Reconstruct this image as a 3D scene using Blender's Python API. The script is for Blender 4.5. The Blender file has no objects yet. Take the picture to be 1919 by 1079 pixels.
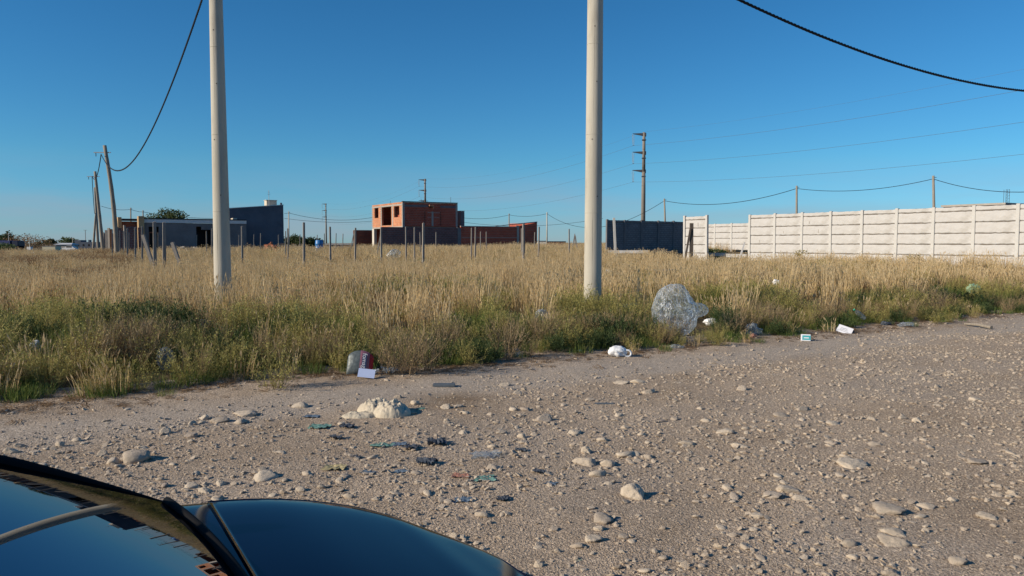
import bpy, math, random
import numpy as np
from mathutils import Vector, Matrix
random.seed(7); RNG = np.random.default_rng(7)
S = bpy.context.scene; COL = S.collection
R = math.radians
# ------------------------------------------------------------------ camera, sky, sun
FPX = 1423.0; PITCH = math.atan(84.5/FPX); EYE = 1.6
cam = bpy.data.cameras.new('camera'); camo = bpy.data.objects.new('camera', cam); COL.objects.link(camo)
cam.sensor_width = 36; cam.lens = 36*FPX/1919; cam.clip_start = .05; cam.clip_end = 9000
camo.location = (0, 0, EYE); camo.rotation_euler = (math.pi/2-PITCH, 0, 0)
S.camera = camo
SUN_AZ, SUN_EL = -111.0, 24.0       # azimuth clockwise from +Y
W = bpy.data.worlds.new("World"); S.world = W; W.use_nodes = True
wn = W.node_tree; wn.nodes.clear()
sky = wn.nodes.new('ShaderNodeTexSky'); sky.sky_type = 'NISHITA'; sky.sun_disc = False
sky.sun_elevation = R(SUN_EL); sky.sun_rotation = R(SUN_AZ % 360)
sky.altitude = 50; sky.air_density = 1.0; sky.dust_density = 0.0; sky.ozone_density = 4.0
nzw = wn.nodes.new('ShaderNodeTexNoise'); nzw.inputs['Scale'].default_value = 3.2; nzw.inputs['Detail'].default_value = 6; nzw.inputs['Roughness'].default_value = .55
mpw = wn.nodes.new('ShaderNodeMapping'); mpw.inputs['Scale'].default_value = (1, 1, 7)
bg = wn.nodes.new('ShaderNodeBackground'); bg.inputs[1].default_value = .12
out = wn.nodes.new('ShaderNodeOutputWorld')
hs = wn.nodes.new('ShaderNodeHueSaturation'); hs.inputs['Hue'].default_value = .5; hs.inputs['Saturation'].default_value = 1.15
wb = wn.nodes.new('ShaderNodeMix'); wb.data_type = 'RGBA'; wb.blend_type = 'MULTIPLY'; wb.inputs['Factor'].default_value = 1; 
tcw = wn.nodes.new('ShaderNodeTexCoord'); sxw = wn.nodes.new('ShaderNodeSeparateXYZ'); crw = wn.nodes.new('ShaderNodeValToRGB')
wn.links.new(tcw.outputs['Generated'], sxw.inputs[0]); wn.links.new(sxw.outputs[2], crw.inputs[0]); wn.links.new(crw.outputs[0], wb.inputs[7])
wn.links.new(tcw.outputs['Generated'], mpw.inputs[0]); wn.links.new(mpw.outputs[0], nzw.inputs['Vector'])
def _r(src, stops):
    q = wn.nodes.new('ShaderNodeValToRGB'); wn.links.new(src, q.inputs[0]); q.color_ramp.elements[0].position = stops[0][0]; q.color_ramp.elements[1].position = stops[1][0]
    q.color_ramp.elements[0].color = (stops[0][1],)*3+(1,); q.color_ramp.elements[1].color = (stops[1][1],)*3+(1,); return q.outputs[0]
def _m(a, b):
    q = wn.nodes.new('ShaderNodeMath'); q.operation = 'MULTIPLY'; wn.links.new(a, q.inputs[0]); wn.links.new(b, q.inputs[1]); return q.outputs[0]
_cl = _m(_m(_r(nzw.outputs['Fac'], ((.42, 0), (.7, .75))), _r(sxw.outputs[2], ((.02, 1), (.11, 0)))), _r(sxw.outputs[0], ((-.62, 1), (-.35, .12))) if False else _r(sxw.outputs[2], ((-.1, 1), (.12, .5))))
cmw = wn.nodes.new('ShaderNodeMix'); cmw.data_type = 'RGBA'; wn.links.new(_cl, cmw.inputs['Factor']); cmw.inputs[7].default_value = (2.6, 3.0, 3.6, 1)
_e = crw.color_ramp.elements; _e[0].position = 0; _e[0].color = (.32, .55, .92, 1); _e[1].position = .45; _e[1].color = (.28, .65, .76, 1)
_q = _e.new(.10); _q.color = (.34, .67, .82, 1)
wn.links.new(sky.outputs[0], hs.inputs['Color']); wn.links.new(hs.outputs[0], wb.inputs[6]); wn.links.new(wb.outputs[2], cmw.inputs[6]); wn.links.new(cmw.outputs[2], bg.inputs[0]); wn.links.new(bg.outputs[0], out.inputs[0])
sun = bpy.data.lights.new('sun', 'SUN'); sun.energy = 5.0; sun.angle = R(.53); sun.color = (1, .87, .69)
suno = bpy.data.objects.new('sun', sun); COL.objects.link(suno)
sd = Vector((math.sin(R(SUN_AZ))*math.cos(R(SUN_EL)), math.cos(R(SUN_AZ))*math.cos(R(SUN_EL)), math.sin(R(SUN_EL))))
suno.rotation_euler = (-sd).to_track_quat('-Z', 'Y').to_euler(); suno.location = (0, 0, 40)
S.view_settings.view_transform = 'Standard'; S.view_settings.look = 'None'; S.view_settings.gamma = 1
S.view_settings.exposure = 0.12; S.view_settings.use_curve_mapping = False
S.cycles.max_bounces = 6; S.cycles.transparent_max_bounces = 12; S.cycles.caustics_reflective = False; S.cycles.caustics_refractive = False

# ------------------------------------------------------------------ frames and placing
UX, UY = .857, .515        # the street grid: u runs along the road, v away from it
A_UV = math.atan2(UY, UX)
def uv2xy(u, v): return (u*UX - v*UY, u*UY + v*UX)
def xy2uv(x, y): return (x*UX + y*UY, -x*UY + y*UX)
def ray(px, py):
    a = (px-959.5)/FPX; b = -(py-539.5)/FPX; c, s = math.cos(PITCH), math.sin(PITCH)
    return Vector((a, c + b*s, -s + b*c))
def at(px, py, Y):
    d = ray(px, py); return Vector((0, 0, EYE)) + d*(Y/d.y)

# ------------------------------------------------------------------ noise
def _hash(ix, iy, seed):
    n = (ix.astype(np.int64)*374761393 + iy.astype(np.int64)*668265263 + seed*1442695041) & 0xffffffff
    n = ((n ^ (n >> 13))*1274126177) & 0xffffffff
    return ((n ^ (n >> 16)) & 0xffff)/65535.0
def vnoise(x, y, seed=0):
    x = np.asarray(x, float); y = np.asarray(y, float)
    ix = np.floor(x); iy = np.floor(y); fx = x-ix; fy = y-iy
    fx = fx*fx*(3-2*fx); fy = fy*fy*(3-2*fy)
    a = _hash(ix, iy, seed); b = _hash(ix+1, iy, seed); c = _hash(ix, iy+1, seed); d = _hash(ix+1, iy+1, seed)
    return (a*(1-fx)+b*fx)*(1-fy) + (c*(1-fx)+d*fx)*fy
def fbm(x, y, seed=0, o=4):
    r = 0; a = .5
    for i in range(o): r = r + a*vnoise(x*2**i, y*2**i, seed+i*17); a *= .5
    return r
def ss(a, b, x): t = np.clip((x-a)/(b-a), 0, 1); return t*t*(3-2*t)
def edge_v(u): return 8.95 + .75*(fbm(u*.45, u*0+3.3, 5)-.5) + .35*(fbm(u*1.7, u*0+8.3, 9)-.5)
def terr(x, y):
    x = np.asarray(x, float); y = np.asarray(y, float)
    u, v = xy2uv(x, y); e = v-edge_v(u)
    h = .30*ss(-.1, 3.5, e) + .25*ss(16, 36, y)*ss(-8, 8, x)*ss(0, 5, e) + .42*ss(35, 62, y)*ss(-45, -14, x)*ss(0, 5, e)
    h = h + (.10*(fbm(x*.22, y*.22, 2)-.47) + .05*(fbm(x*.9, y*.9, 3)-.47))*ss(0, 3, e)
    return h
def road_z(x, y):
    u, v = xy2uv(np.asarray(x, float), np.asarray(y, float))
    r = .05*(fbm(u*.35, v*.6, 21, 3)-.45) + .030*(fbm(u*1.6, v*2.2, 22, 3)-.45) + .012*(fbm(u*7, v*7, 23, 3)-.45)
    r = r - .02*np.exp(-((v-7.3)/.8)**2)
    return r
def surf(x, y):
    u, v = xy2uv(np.asarray(x, float), np.asarray(y, float))
    e = v-edge_v(u); k = ss(-.3, .5, e)
    return terr(x, y)*1.0 + road_z(x, y)*(1-k)
def gz(x, y): return float(surf(x, y))
def ground(px, py):
    d = ray(px, py); t = -EYE/d.z
    for _ in range(25):
        p = d*t; z = gz(p.x, p.y); t = .5*t + .5*(z-EYE)/d.z
    p = d*t; return Vector((p.x, p.y, gz(p.x, p.y)))

# ------------------------------------------------------------------ mesh helpers
class MB:
    def __init__(s): s.v = []; s.f = []; s.n = 0
    def add(s, v, f):
        s.v.append(np.asarray(v, float).reshape(-1, 3)); s.f += [tuple(i+s.n for i in q) for q in f]; s.n += len(s.v[-1]); return s
    def box(s, x0, x1, y0, y1, z0, z1, m=None):
        v = [(x, y, z) for z in (z0, z1) for y in (y0, y1) for x in (x0, x1)]
        if m is not None: v = [tuple(m @ Vector(q)) for q in v]
        return s.add(v, [(0, 2, 3, 1), (4, 5, 7, 6), (0, 1, 5, 4), (2, 6, 7, 3), (0, 4, 6, 2), (1, 3, 7, 5)])
    def bevbox(s, x0, x1, y0, y1, z0, z1, b):
        vs = []; 
        for (a, c) in ((z0, b), (z0+b, 0), (z1-b, 0), (z1, b)):
            for (x, y) in ((x0+b, y0), (x1-b, y0), (x1, y0+b), (x1, y1-b), (x1-b, y1), (x0+b, y1), (x0, y1-b), (x0, y0+b)):
                cx, cy = (x0+x1)/2, (y0+y1)/2
                xx = x + (c if x < cx else -c); yy = y + (c if y < cy else -c); vs.append((xx, yy, a))
        f = [tuple(range(7, -1, -1)), tuple(range(24, 32))]
        for k in range(3):
            for i in range(8): j = (i+1) % 8; f.append((k*8+i, k*8+j, k*8+8+j, k*8+8+i))
        return s.add(vs, f)
    def tube(s, pts, rad, n=8, cap=True):
        P = [Vector(p) for p in pts]; v = []; f = []
        if not hasattr(rad, '__len__'): rad = [rad]*len(P)
        prev = None
        for i, p in enumerate(P):
            t = (P[min(i+1, len(P)-1)]-P[max(i-1, 0)]).normalized()
            if prev is None: a = t.orthogonal().normalized()
            else: a = (prev - t*prev.dot(t)).normalized()
            prev = a; b = t.cross(a)
            for k in range(n):
                q = p + (a*math.cos(2*math.pi*k/n)+b*math.sin(2*math.pi*k/n))*rad[i]; v.append(tuple(q))
        for i in range(len(P)-1):
            for k in range(n): j = (k+1) % n; f.append((i*n+k, i*n+j, i*n+n+j, i*n+n+k))
        if cap: f.append(tuple(range(n-1, -1, -1))); f.append(tuple(range((len(P)-1)*n, len(P)*n)))
        return s.add(v, f)
    def lathe(s, prof, n=16, m=None):
        v = []; f = []
        for (r, z) in prof:
            for k in range(n): v.append((r*math.cos(2*math.pi*k/n), r*math.sin(2*math.pi*k/n), z))
        for i in range(len(prof)-1):
            for k in range(n): j = (k+1) % n; f.append((i*n+k, i*n+j, i*n+n+j, i*n+n+k))
        f.append(tuple(range(n-1, -1, -1))); f.append(tuple(range((len(prof)-1)*n, len(prof)*n)))
        if m is not None: v = [tuple(m @ Vector(q)) for q in v]
        return s.add(v, f)
    def grid(s, G):
        G = np.asarray(G); a, b = G.shape[:2]; I = np.arange(a*b).reshape(a, b)
        q = np.stack([I[:-1, :-1], I[:-1, 1:], I[1:, 1:], I[1:, :-1]], -1).reshape(-1, 4)
        return s.add(G.reshape(-1, 3), q.tolist())
    def mesh(s, name, smooth=False):
        m = bpy.data.meshes.new(name); m.from_pydata(np.concatenate(s.v).tolist(), [], s.f)
        if smooth: m.shade_smooth()
        m.update(); return m
def link(name, mesh, mat=None, parent=None, loc=None, rotz=0, kind=None, label=None):
    o = bpy.data.objects.new(name, mesh); COL.objects.link(o)
    if mat is not None and mesh is not None and not mesh.materials: mesh.materials.append(mat)
    if parent is not None: o.parent = parent
    if loc is not None: o.location = loc
    if rotz: o.rotation_euler = (0, 0, rotz)
    if kind: o['kind'] = kind
    if label: o['label'] = label
    return o
def part(name, mb, mat, parent, smooth=False, **k): return link(name, mb.mesh(name, smooth), mat, parent, **k)
def tag(o, label, cat, group=None):
    o['label'] = label; o['category'] = cat
    if group: o['group'] = group
    return o
def thing(name, label, cat, loc=(0, 0, 0), rotz=0, group=None):
    o = bpy.data.objects.new(name, None); COL.objects.link(o); o.location = loc; o.rotation_euler = (0, 0, rotz); o.empty_display_size = .2
    return tag(o, label, cat, group)
def solo(name, mb, mat, label, cat, group=None, loc=(0, 0, 0), rotz=0, smooth=False):
    return tag(link(name, mb.mesh(name, smooth), mat, None, loc, rotz), label, cat, group)
def copy_tree(root):
    c = root.copy(); COL.objects.link(c)
    for ch in list(root.children):
        d = ch.copy(); COL.objects.link(d); d.parent = c
        for g in list(ch.children): e = g.copy(); COL.objects.link(e); e.parent = d
    return c

# ------------------------------------------------------------------ materials
def newmat(name):
    m = bpy.data.materials.new(name); m.use_nodes = True; nt = m.node_tree; nt.nodes.clear()
    o = nt.nodes.new('ShaderNodeOutputMaterial'); b = nt.nodes.new('ShaderNodeBsdfPrincipled'); nt.links.new(b.outputs[0], o.inputs[0])
    return m, nt, b, o
def coords(nt, scale=(1, 1, 1), obj=True):
    t = nt.nodes.new('ShaderNodeTexCoord'); mp = nt.nodes.new('ShaderNodeMapping'); mp.inputs['Scale'].default_value = scale
    nt.links.new(t.outputs['Object' if obj else 'Generated'], mp.inputs[0]); return mp.outputs[0]
def noise(nt, vec, scale, detail=5, rough=.6):
    n = nt.nodes.new('ShaderNodeTexNoise'); n.inputs['Scale'].default_value = scale; n.inputs['Detail'].default_value = detail
    n.inputs['Roughness'].default_value = rough
    nt.links.new(vec, n.inputs['Vector']); return n.outputs['Fac']
def ramp(nt, fac, stops):
    r = nt.nodes.new('ShaderNodeValToRGB'); e = r.color_ramp.elements
    while len(e) > 1: e.remove(e[-1])
    e[0].position = stops[0][0]; e[0].color = (*stops[0][1], 1)
    for p, c in stops[1:]: q = e.new(p); q.color = (*c, 1)
    nt.links.new(fac, r.inputs[0]); return r.outputs[0]
def mixc(nt, fac, a, b, mode='MIX'):
    m = nt.nodes.new('ShaderNodeMix'); m.data_type = 'RGBA'; m.blend_type = mode
    for s, x in ((m.inputs['Factor'], fac), (m.inputs[6], a), (m.inputs[7], b)):
        if hasattr(x, 'links'): nt.links.new(x, s)
        elif isinstance(x, (int, float)): s.default_value = x
        else: s.default_value = (*x, 1)
    return m.outputs[2]
def bump(nt, b, h, strength, dist=.02):
    n = nt.nodes.new('ShaderNodeBump'); n.inputs['Strength'].default_value = strength; n.inputs['Distance'].default_value = dist
    nt.links.new(h, n.inputs['Height']); nt.links.new(n.outputs[0], b.inputs['Normal']); return n
def mottled(name, c, var=.2, scale=3, rough=.85, bmp=.3, bscale=30, dark=None, dscale=1.2, stretch=(1, 1, 1), spec=.3, metal=0, bdist=.01):
    m, nt, b, o = newmat(name); v = coords(nt, stretch)
    f = noise(nt, v, scale)
    lo = tuple(x*(1-var) for x in c); hi = tuple(min(1, x*(1+var)) for x in c)
    col = ramp(nt, f, [(.3, lo), (.7, hi)])
    if dark:
        f2 = noise(nt, v, dscale, 6, .7); g = ramp(nt, f2, [(.48, (0, 0, 0)), (.66, (1, 1, 1))]); col = mixc(nt, g, col, dark)
    nt.links.new(col, b.inputs['Base Color']); b.inputs['Roughness'].default_value = rough
    b.inputs['Specular IOR Level'].default_value = spec; b.inputs['Metallic'].default_value = metal
    if bmp: bump(nt, b, noise(nt, v, bscale, 4, .7), bmp, bdist)
    return m
def attr(nt, name):
    a = nt.nodes.new('ShaderNodeAttribute'); a.attribute_name = name; return a
def sep(nt, col):
    s = nt.nodes.new('ShaderNodeSeparateColor'); nt.links.new(col, s.inputs[0]); return s.outputs
def grassmat(name, stops, head, trans=.3, rough=.6):
    m, nt, b, o = newmat(name); a = attr(nt, 'blade'); s = sep(nt, a.outputs['Color'])
    oi = nt.nodes.new('ShaderNodeObjectInfo')
    ad = nt.nodes.new('ShaderNodeMath'); ad.operation = 'MULTIPLY_ADD'; nt.links.new(oi.outputs['Random'], ad.inputs[0]); ad.inputs[1].default_value = .5
    h = nt.nodes.new('ShaderNodeMath'); h.operation = 'MULTIPLY'; nt.links.new(s[0], h.inputs[0]); h.inputs[1].default_value = .55
    nt.links.new(h.outputs[0], ad.inputs[2])
    col = ramp(nt, ad.outputs[0], stops); col = mixc(nt, s[2], col, head)
    nt.links.new(col, b.inputs['Base Color']); b.inputs['Roughness'].default_value = rough; b.inputs['Specular IOR Level'].default_value = .25
    t = nt.nodes.new('ShaderNodeBsdfTranslucent'); nt.links.new(col, t.inputs[0])
    mx = nt.nodes.new('ShaderNodeMixShader'); mx.inputs[0].default_value = trans
    nt.links.new(b.outputs[0], mx.inputs[1]); nt.links.new(t.outputs[0], mx.inputs[2]); nt.links.new(mx.outputs[0], o.inputs[0])
    return m
M = {}
M['concrete'] = mottled('pole_concrete', (.47, .44, .37), .1, 2.2, .85, .25, 60, dark=(.31, .28, .23), dscale=1.3, stretch=(1, 1, .25))
M['panel'] = mottled('panel_concrete', (.515, .50, .48), .10, 1.6, .9, .5, 24, dark=(.44, .42, .39), dscale=2.2, stretch=(.6, .6, 1))
M['panelpost'] = mottled('panel_post_concrete', (.52, .505, .475), .08, 4, .9, .3, 40)
M['mortar'] = mottled('mortar', (.16, .14, .12), .3, 12, .95, .4, 40)
M['post'] = mottled('fence_post_concrete', (.24, .22, .20), .15, 6, .9, .3, 50)
M['wood'] = mottled('weathered_wood', (.27, .235, .19), .22, 5, .9, .6, 40, stretch=(6, 6, .6))
M['darkwood'] = mottled('dark_wood', (.11, .09, .075), .25, 5, .9, .6, 40, stretch=(6, 6, .6))
M['grey_render'] = mottled('grey_render', (.17, .165, .17), .18, .8, .95, .3, 20, dark=(.12, .115, .12), dscale=.6)
M['dark_render'] = mottled('dark_render', (.105, .12, .15), .14, .7, .95, .2, 12, dark=(.08, .09, .115), dscale=.5)
M['lightbox'] = mottled('pale_plaster', (.55, .48, .38), .06, 2, .9, .1)
M['tan'] = mottled('tan_render', (.42, .29, .16), .1, 2, .9, .1)
M['fascia'] = mottled('white_fascia', (.62, .62, .62), .05, 2, .5, .05)
M['black'] = mottled('bitumen', (.03, .03, .035), .2, 3, .8, .1)
M['void'] = mottled('dark_opening', (.02, .018, .018), .2, 3, .95, 0)
M['slab'] = mottled('slab_concrete', (.36, .33, .29), .12, 2, .9, .3, 30)
M['whiteblock'] = mottled('white_annex', (.58, .54, .47), .08, 1, .9, .2)
M['greyblock'] = None
M['cable'] = mottled('black_cable', (.012, .013, .016), .2, 5, .55, 0)
M['wire'] = mottled('aluminium_wire', (.10, .12, .14), .1, 5, .5, 0)
M['steel'] = mottled('galvanised_steel', (.30, .31, .32), .1, 6, .45, .1, metal=.6)
M['pylonconcrete'] = mottled('pylon_concrete', (.22, .195, .165), .12, 1, .9, .1)
M['pylonarm'] = mottled('dark_crossarm', (.07, .075, .09), .1, 1, .8, .1)
M['insulator'] = mottled('insulator', (.35, .38, .40), .1, 6, .3, 0)
M['bluebarrel'] = mottled('blue_plastic', (.03, .16, .40), .08, 4, .4, .05, spec=.5)
M['leaf'] = None
def brickmat(name, c1, c2, mortar, bw=.33, bh=.19, mort=.018, axis='xz', var=.25):
    m, nt, b, o = newmat(name); tc = nt.nodes.new('ShaderNodeTexCoord')
    sx = nt.nodes.new('ShaderNodeSeparateXYZ'); nt.links.new(tc.outputs['Object'], sx.inputs[0])
    ad = nt.nodes.new('ShaderNodeMath'); ad.operation = 'ADD'; nt.links.new(sx.outputs[0], ad.inputs[0]); nt.links.new(sx.outputs[1], ad.inputs[1])
    cb = nt.nodes.new('ShaderNodeCombineXYZ'); nt.links.new(ad.outputs[0], cb.inputs[0]); nt.links.new(sx.outputs[2], cb.inputs[1])
    br = nt.nodes.new('ShaderNodeTexBrick'); br.inputs['Scale'].default_value = 1; br.inputs['Brick Width'].default_value = bw; br.inputs['Row Height'].default_value = bh
    br.inputs['Mortar Size'].default_value = mort; br.inputs['Color1'].default_value = (*c1, 1); br.inputs['Color2'].default_value = (*c2, 1); br.inputs['Mortar'].default_value = (*mortar, 1)
    nt.links.new(cb.outputs[0], br.inputs['Vector'])
    n = noise(nt, tc.outputs['Object'], .7, 6, .7); d = ramp(nt, n, [(.35, (1-var,)*3), (.65, (1+.1,)*3)])
    nt.links.new(mixc(nt, 1, br.outputs['Color'], d, 'MULTIPLY'), b.inputs['Base Color']); b.inputs['Roughness'].default_value = .9
    bm = nt.nodes.new('ShaderNodeBump'); bm.invert = True; bm.inputs['Distance'].default_value = .015; nt.links.new(br.outputs['Fac'], bm.inputs['Height']); nt.links.new(bm.outputs[0], b.inputs['Normal'])
    return m
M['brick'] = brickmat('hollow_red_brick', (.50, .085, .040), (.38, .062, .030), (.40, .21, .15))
M['brownbrick'] = brickmat('brown_brick', (.24, .085, .05), (.19, .065, .04), (.13, .10, .08))
M['greyblock'] = brickmat('grey_block', (.19, .085, .08), (.14, .065, .065), (.18, .15, .15), .4, .2, .02)
M['bluepanel'] = brickmat('slate_block_panel', (.19, .195, .21), (.155, .16, .17), (.12, .12, .13), .3, .14, .018)

def stonemat(name, c, var=.12):
    m, nt, b, o = newmat(name); v = coords(nt); oi = nt.nodes.new('ShaderNodeObjectInfo')
    f = noise(nt, v, 4, 6, .7)
    col = ramp(nt, f, [(.3, tuple(x*.82 for x in c)), (.7, tuple(x*1.12 for x in c))])
    r = ramp(nt, oi.outputs['Random'], [(0, (.72, .70, .69)), (.5, (.95, .93, .9)), (.85, (1.08, 1.06, 1.02)), (1, (.62, .60, .62))])
    nt.links.new(mixc(nt, 1, col, r, 'MULTIPLY'), b.inputs['Base Color']); b.inputs['Roughness'].default_value = .92; b.inputs['Specular IOR Level'].default_value = .2
    bump(nt, b, noise(nt, v, 3.5, 8, .75), .45, .08)
    return m
M['stone'] = stonemat('limestone', (.55, .475, .385))
M['pebble'] = stonemat('pebble', (.53, .45, .36))
# ground materials
def groundmats():
    m, nt, b, o = newmat('dirt_road'); tc = nt.nodes.new('ShaderNodeTexCoord'); v = tc.outputs['Object']
    base = ramp(nt, noise(nt, v, .8, 8, .65), [(.3, (.345, .268, .192)), (.5, (.425, .338, .252)), (.7, (.495, .404, .312))])
    pat = ramp(nt, noise(nt, v, .28, 4, .55), [(.5, (0, 0, 0)), (.62, (1, 1, 1))])
    base = mixc(nt, mixc(nt, .5, (0, 0, 0), pat), base, (.40, .345, .29))
    def vm(op, a, b=None, c=None):
        q = nt.nodes.new('ShaderNodeMath'); q.operation = op
        for i, z in enumerate((a, b, c)):
            if z is None: continue
            if hasattr(z, 'links'): nt.links.new(z, q.inputs[i])
            else: q.inputs[i].default_value = z
        return q.outputs[0]
    sp = nt.nodes.new('ShaderNodeSeparateXYZ'); nt.links.new(v, sp.inputs[0]); X_, Y_ = sp.outputs[0], sp.outputs[1]
    vv_ = vm('ADD', vm('MULTIPLY', X_, -UY), vm('MULTIPLY', Y_, UX)); wv = vm('ADD', vv_, vm('MULTIPLY', noise(nt, v, .9, 4, .6), 1.4))
    dband = vm('ABSOLUTE', vm('SUBTRACT', wv, 8.25)); band = ramp(nt, dband, [(.25, (1, 1, 1)), (.75, (0, 0, 0))])
    base = mixc(nt, mixc(nt, .8, (0, 0, 0), band), base, (.45, .39, .325))
    db2 = vm('ABSOLUTE', vm('SUBTRACT', wv, 5.9)); band2 = ramp(nt, db2, [(.1, (1, 1, 1)), (.5, (0, 0, 0))])
    base = mixc(nt, mixc(nt, .35, (0, 0, 0), band2), base, (.45, .38, .31))
    gp_ = ground(845, 748); dd_ = vm('SQRT', vm('ADD', vm('POWER', vm('SUBTRACT', X_, gp_.x), 2), vm('POWER', vm('SUBTRACT', Y_, gp_.y), 2)))
    st_ = ramp(nt, vm('ADD', dd_, vm('MULTIPLY', noise(nt, v, 3, 5, .7), .6)), [(.4, (1, 1, 1)), (.95, (0, 0, 0))])
    base = mixc(nt, mixc(nt, .75, (0, 0, 0), st_), base, (.21, .145, .085))
    n2 = noise(nt, v, 60, 5, .75); g = ramp(nt, n2, [(.35, (.72, .70, .68)), (.55, (1, 1, 1)), (.72, (1.18, 1.16, 1.12))])
    base = mixc(nt, 1, base, g, 'MULTIPLY')
    vo = nt.nodes.new('ShaderNodeTexVoronoi'); vo.inputs['Scale'].default_value = 42; nt.links.new(v, vo.inputs['Vector'])
    vo2 = nt.nodes.new('ShaderNodeTexVoronoi'); vo2.inputs['Scale'].default_value = 95; nt.links.new(v, vo2.inputs['Vector'])
    s2 = nt.nodes.new('ShaderNodeSeparateColor'); nt.links.new(vo2.outputs['Color'], s2.inputs[0])
    spk = ramp(nt, s2.outputs[0], [(0, (.62, .60, .58)), (.25, (.9, .89, .88)), (.7, (1.02, 1.01, 1.0)), (.86, (1.2, 1.19, 1.17)), (1, (1.75, 1.72, 1.66))])
    base = mixc(nt, mixc(nt, .75, (1, 1, 1), (0, 0, 0)), base, mixc(nt, 1, base, spk, 'MULTIPLY')) if False else mixc(nt, 1, base, spk, 'MULTIPLY')
    gr = ramp(nt, vo.outputs['Distance'], [(.0, (1, 1, 1)), (.32, (.6, .6, .6)), (.5, (0, 0, 0))])
    nt.links.new(base, b.inputs['Base Color']); b.inputs['Roughness'].default_value = .95; b.inputs['Specular IOR Level'].default_value = .15
    mm = mixc(nt, .5, gr, n2); mm = mixc(nt, mixc(nt, .8, (0, 0, 0), band), mm, (.5, .5, .5))
    mm = mixc(nt, .5, mm, ramp(nt, vo2.outputs['Distance'], [(0, (1, 1, 1)), (.5, (0, 0, 0))])); bn = bump(nt, b, mm, .9, .014)
    M['road'] = m
    m, nt, b, o = newmat('field_soil'); tc = nt.nodes.new('ShaderNodeTexCoord'); v = tc.outputs['Object']
    base = ramp(nt, noise(nt, v, .5, 8, .7), [(.3, (.10, .08, .045)), (.5, (.19, .145, .085)), (.7, (.27, .205, .125))])
    g = ramp(nt, noise(nt, v, 14, 5, .8), [(.35, (.6, .6, .55)), (.7, (1.15, 1.12, 1.1))])
    nt.links.new(mixc(nt, 1, base, g, 'MULTIPLY'), b.inputs['Base Color']); b.inputs['Roughness'].default_value = 1; b.inputs['Specular IOR Level'].default_value = .1
    bump(nt, b, noise(nt, v, 20, 6, .8), .8, .03); M['soil'] = m
groundmats()
M['dry'] = grassmat('dry_grass', [(0, (.19, .125, .055)), (.18, (.30, .205, .09)), (.42, (.47, .335, .155)), (.7, (.66, .50, .27)), (1, (.80, .65, .40))], (.72, .58, .36))
M['brown'] = grassmat('brown_grass', [(0, (.13, .075, .035)), (.5, (.24, .15, .075)), (1, (.38, .25, .13))], (.30, .19, .10))
M['green'] = grassmat('green_grass', [(0, (.06, .11, .025)), (.5, (.14, .20, .045)), (1, (.30, .30, .09))], (.25, .25, .1))
M['olive'] = grassmat('olive_weed', [(0, (.15, .12, .045)), (.5, (.32, .26, .095)), (1, (.48, .38, .16))], (.38, .35, .11))
M['twig'] = grassmat('twiggy_weed', [(0, (.17, .115, .065)), (.5, (.30, .215, .125)), (1, (.42, .32, .2))], (.32, .25, .12), .15)
M['darkleaf'] = grassmat('dark_leaves', [(0, (.025, .05, .018)), (.5, (.05, .09, .028)), (1, (.10, .14, .045))], (.10, .13, .05))
M['tree'] = grassmat('tree_foliage', [(0, (.03, .045, .018)), (.5, (.06, .085, .03)), (1, (.11, .13, .05))], (.1, .12, .05))
M['bark'] = mottled('bark', (.12, .09, .065), .3, 6, .95, .6, 30)

# ------------------------------------------------------------------ ground, road
def axis(segs):
    a = [segs[0][0]]
    for (e, st) in segs[1:]:
        n = max(1, int(round((e-a[-1])/st))); b = a[-1]; a += [b+(e-b)*(i+1)/n for i in range(n)]
    return np.array(a)
us = axis([(-4000, 0), (-1200, 700), (-300, 150), (-80, 22), (-15, 2.5), (40, .7), (90, 4), (300, 22), (1200, 150), (4000, 700)])
vs = axis([(-4000, 0), (-1200, 700), (-300, 150), (-60, 30), (-8, 6), (4, 1.2), (16, .25), (60, 1.0), (110, 4), (300, 20), (1200, 150), (5000, 700)])
UU, VV = np.meshgrid(us, vs, indexing='ij'); XX, YY = uv2xy(UU, VV)
e = VV-edge_v(UU)
ZZ = terr(XX, YY) - .12*(1-ss(.2, .7, e))*(1-ss(60, 80, abs(UU)))
link('ground', MB().grid(np.stack([XX, YY, ZZ], -1)).mesh('ground', True), M['soil'], kind='structure')
us = axis([(-70, 0), (-12, 2), (-5, .25), (16, .055), (24, .12), (34, .3), (70, 2)])
vs = axis([(-9, 0), (1.5, .6), (9.9, .05)])
UU, VV = np.meshgrid(us, vs, indexing='ij'); XX, YY = uv2xy(UU, VV)
ZZ = surf(XX, YY) - .06*ss(.5, .8, VV-edge_v(UU))
link('dirt_road', MB().grid(np.stack([XX, YY, ZZ], -1)).mesh('dirt_road', True), M['road'], kind='structure')

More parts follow.
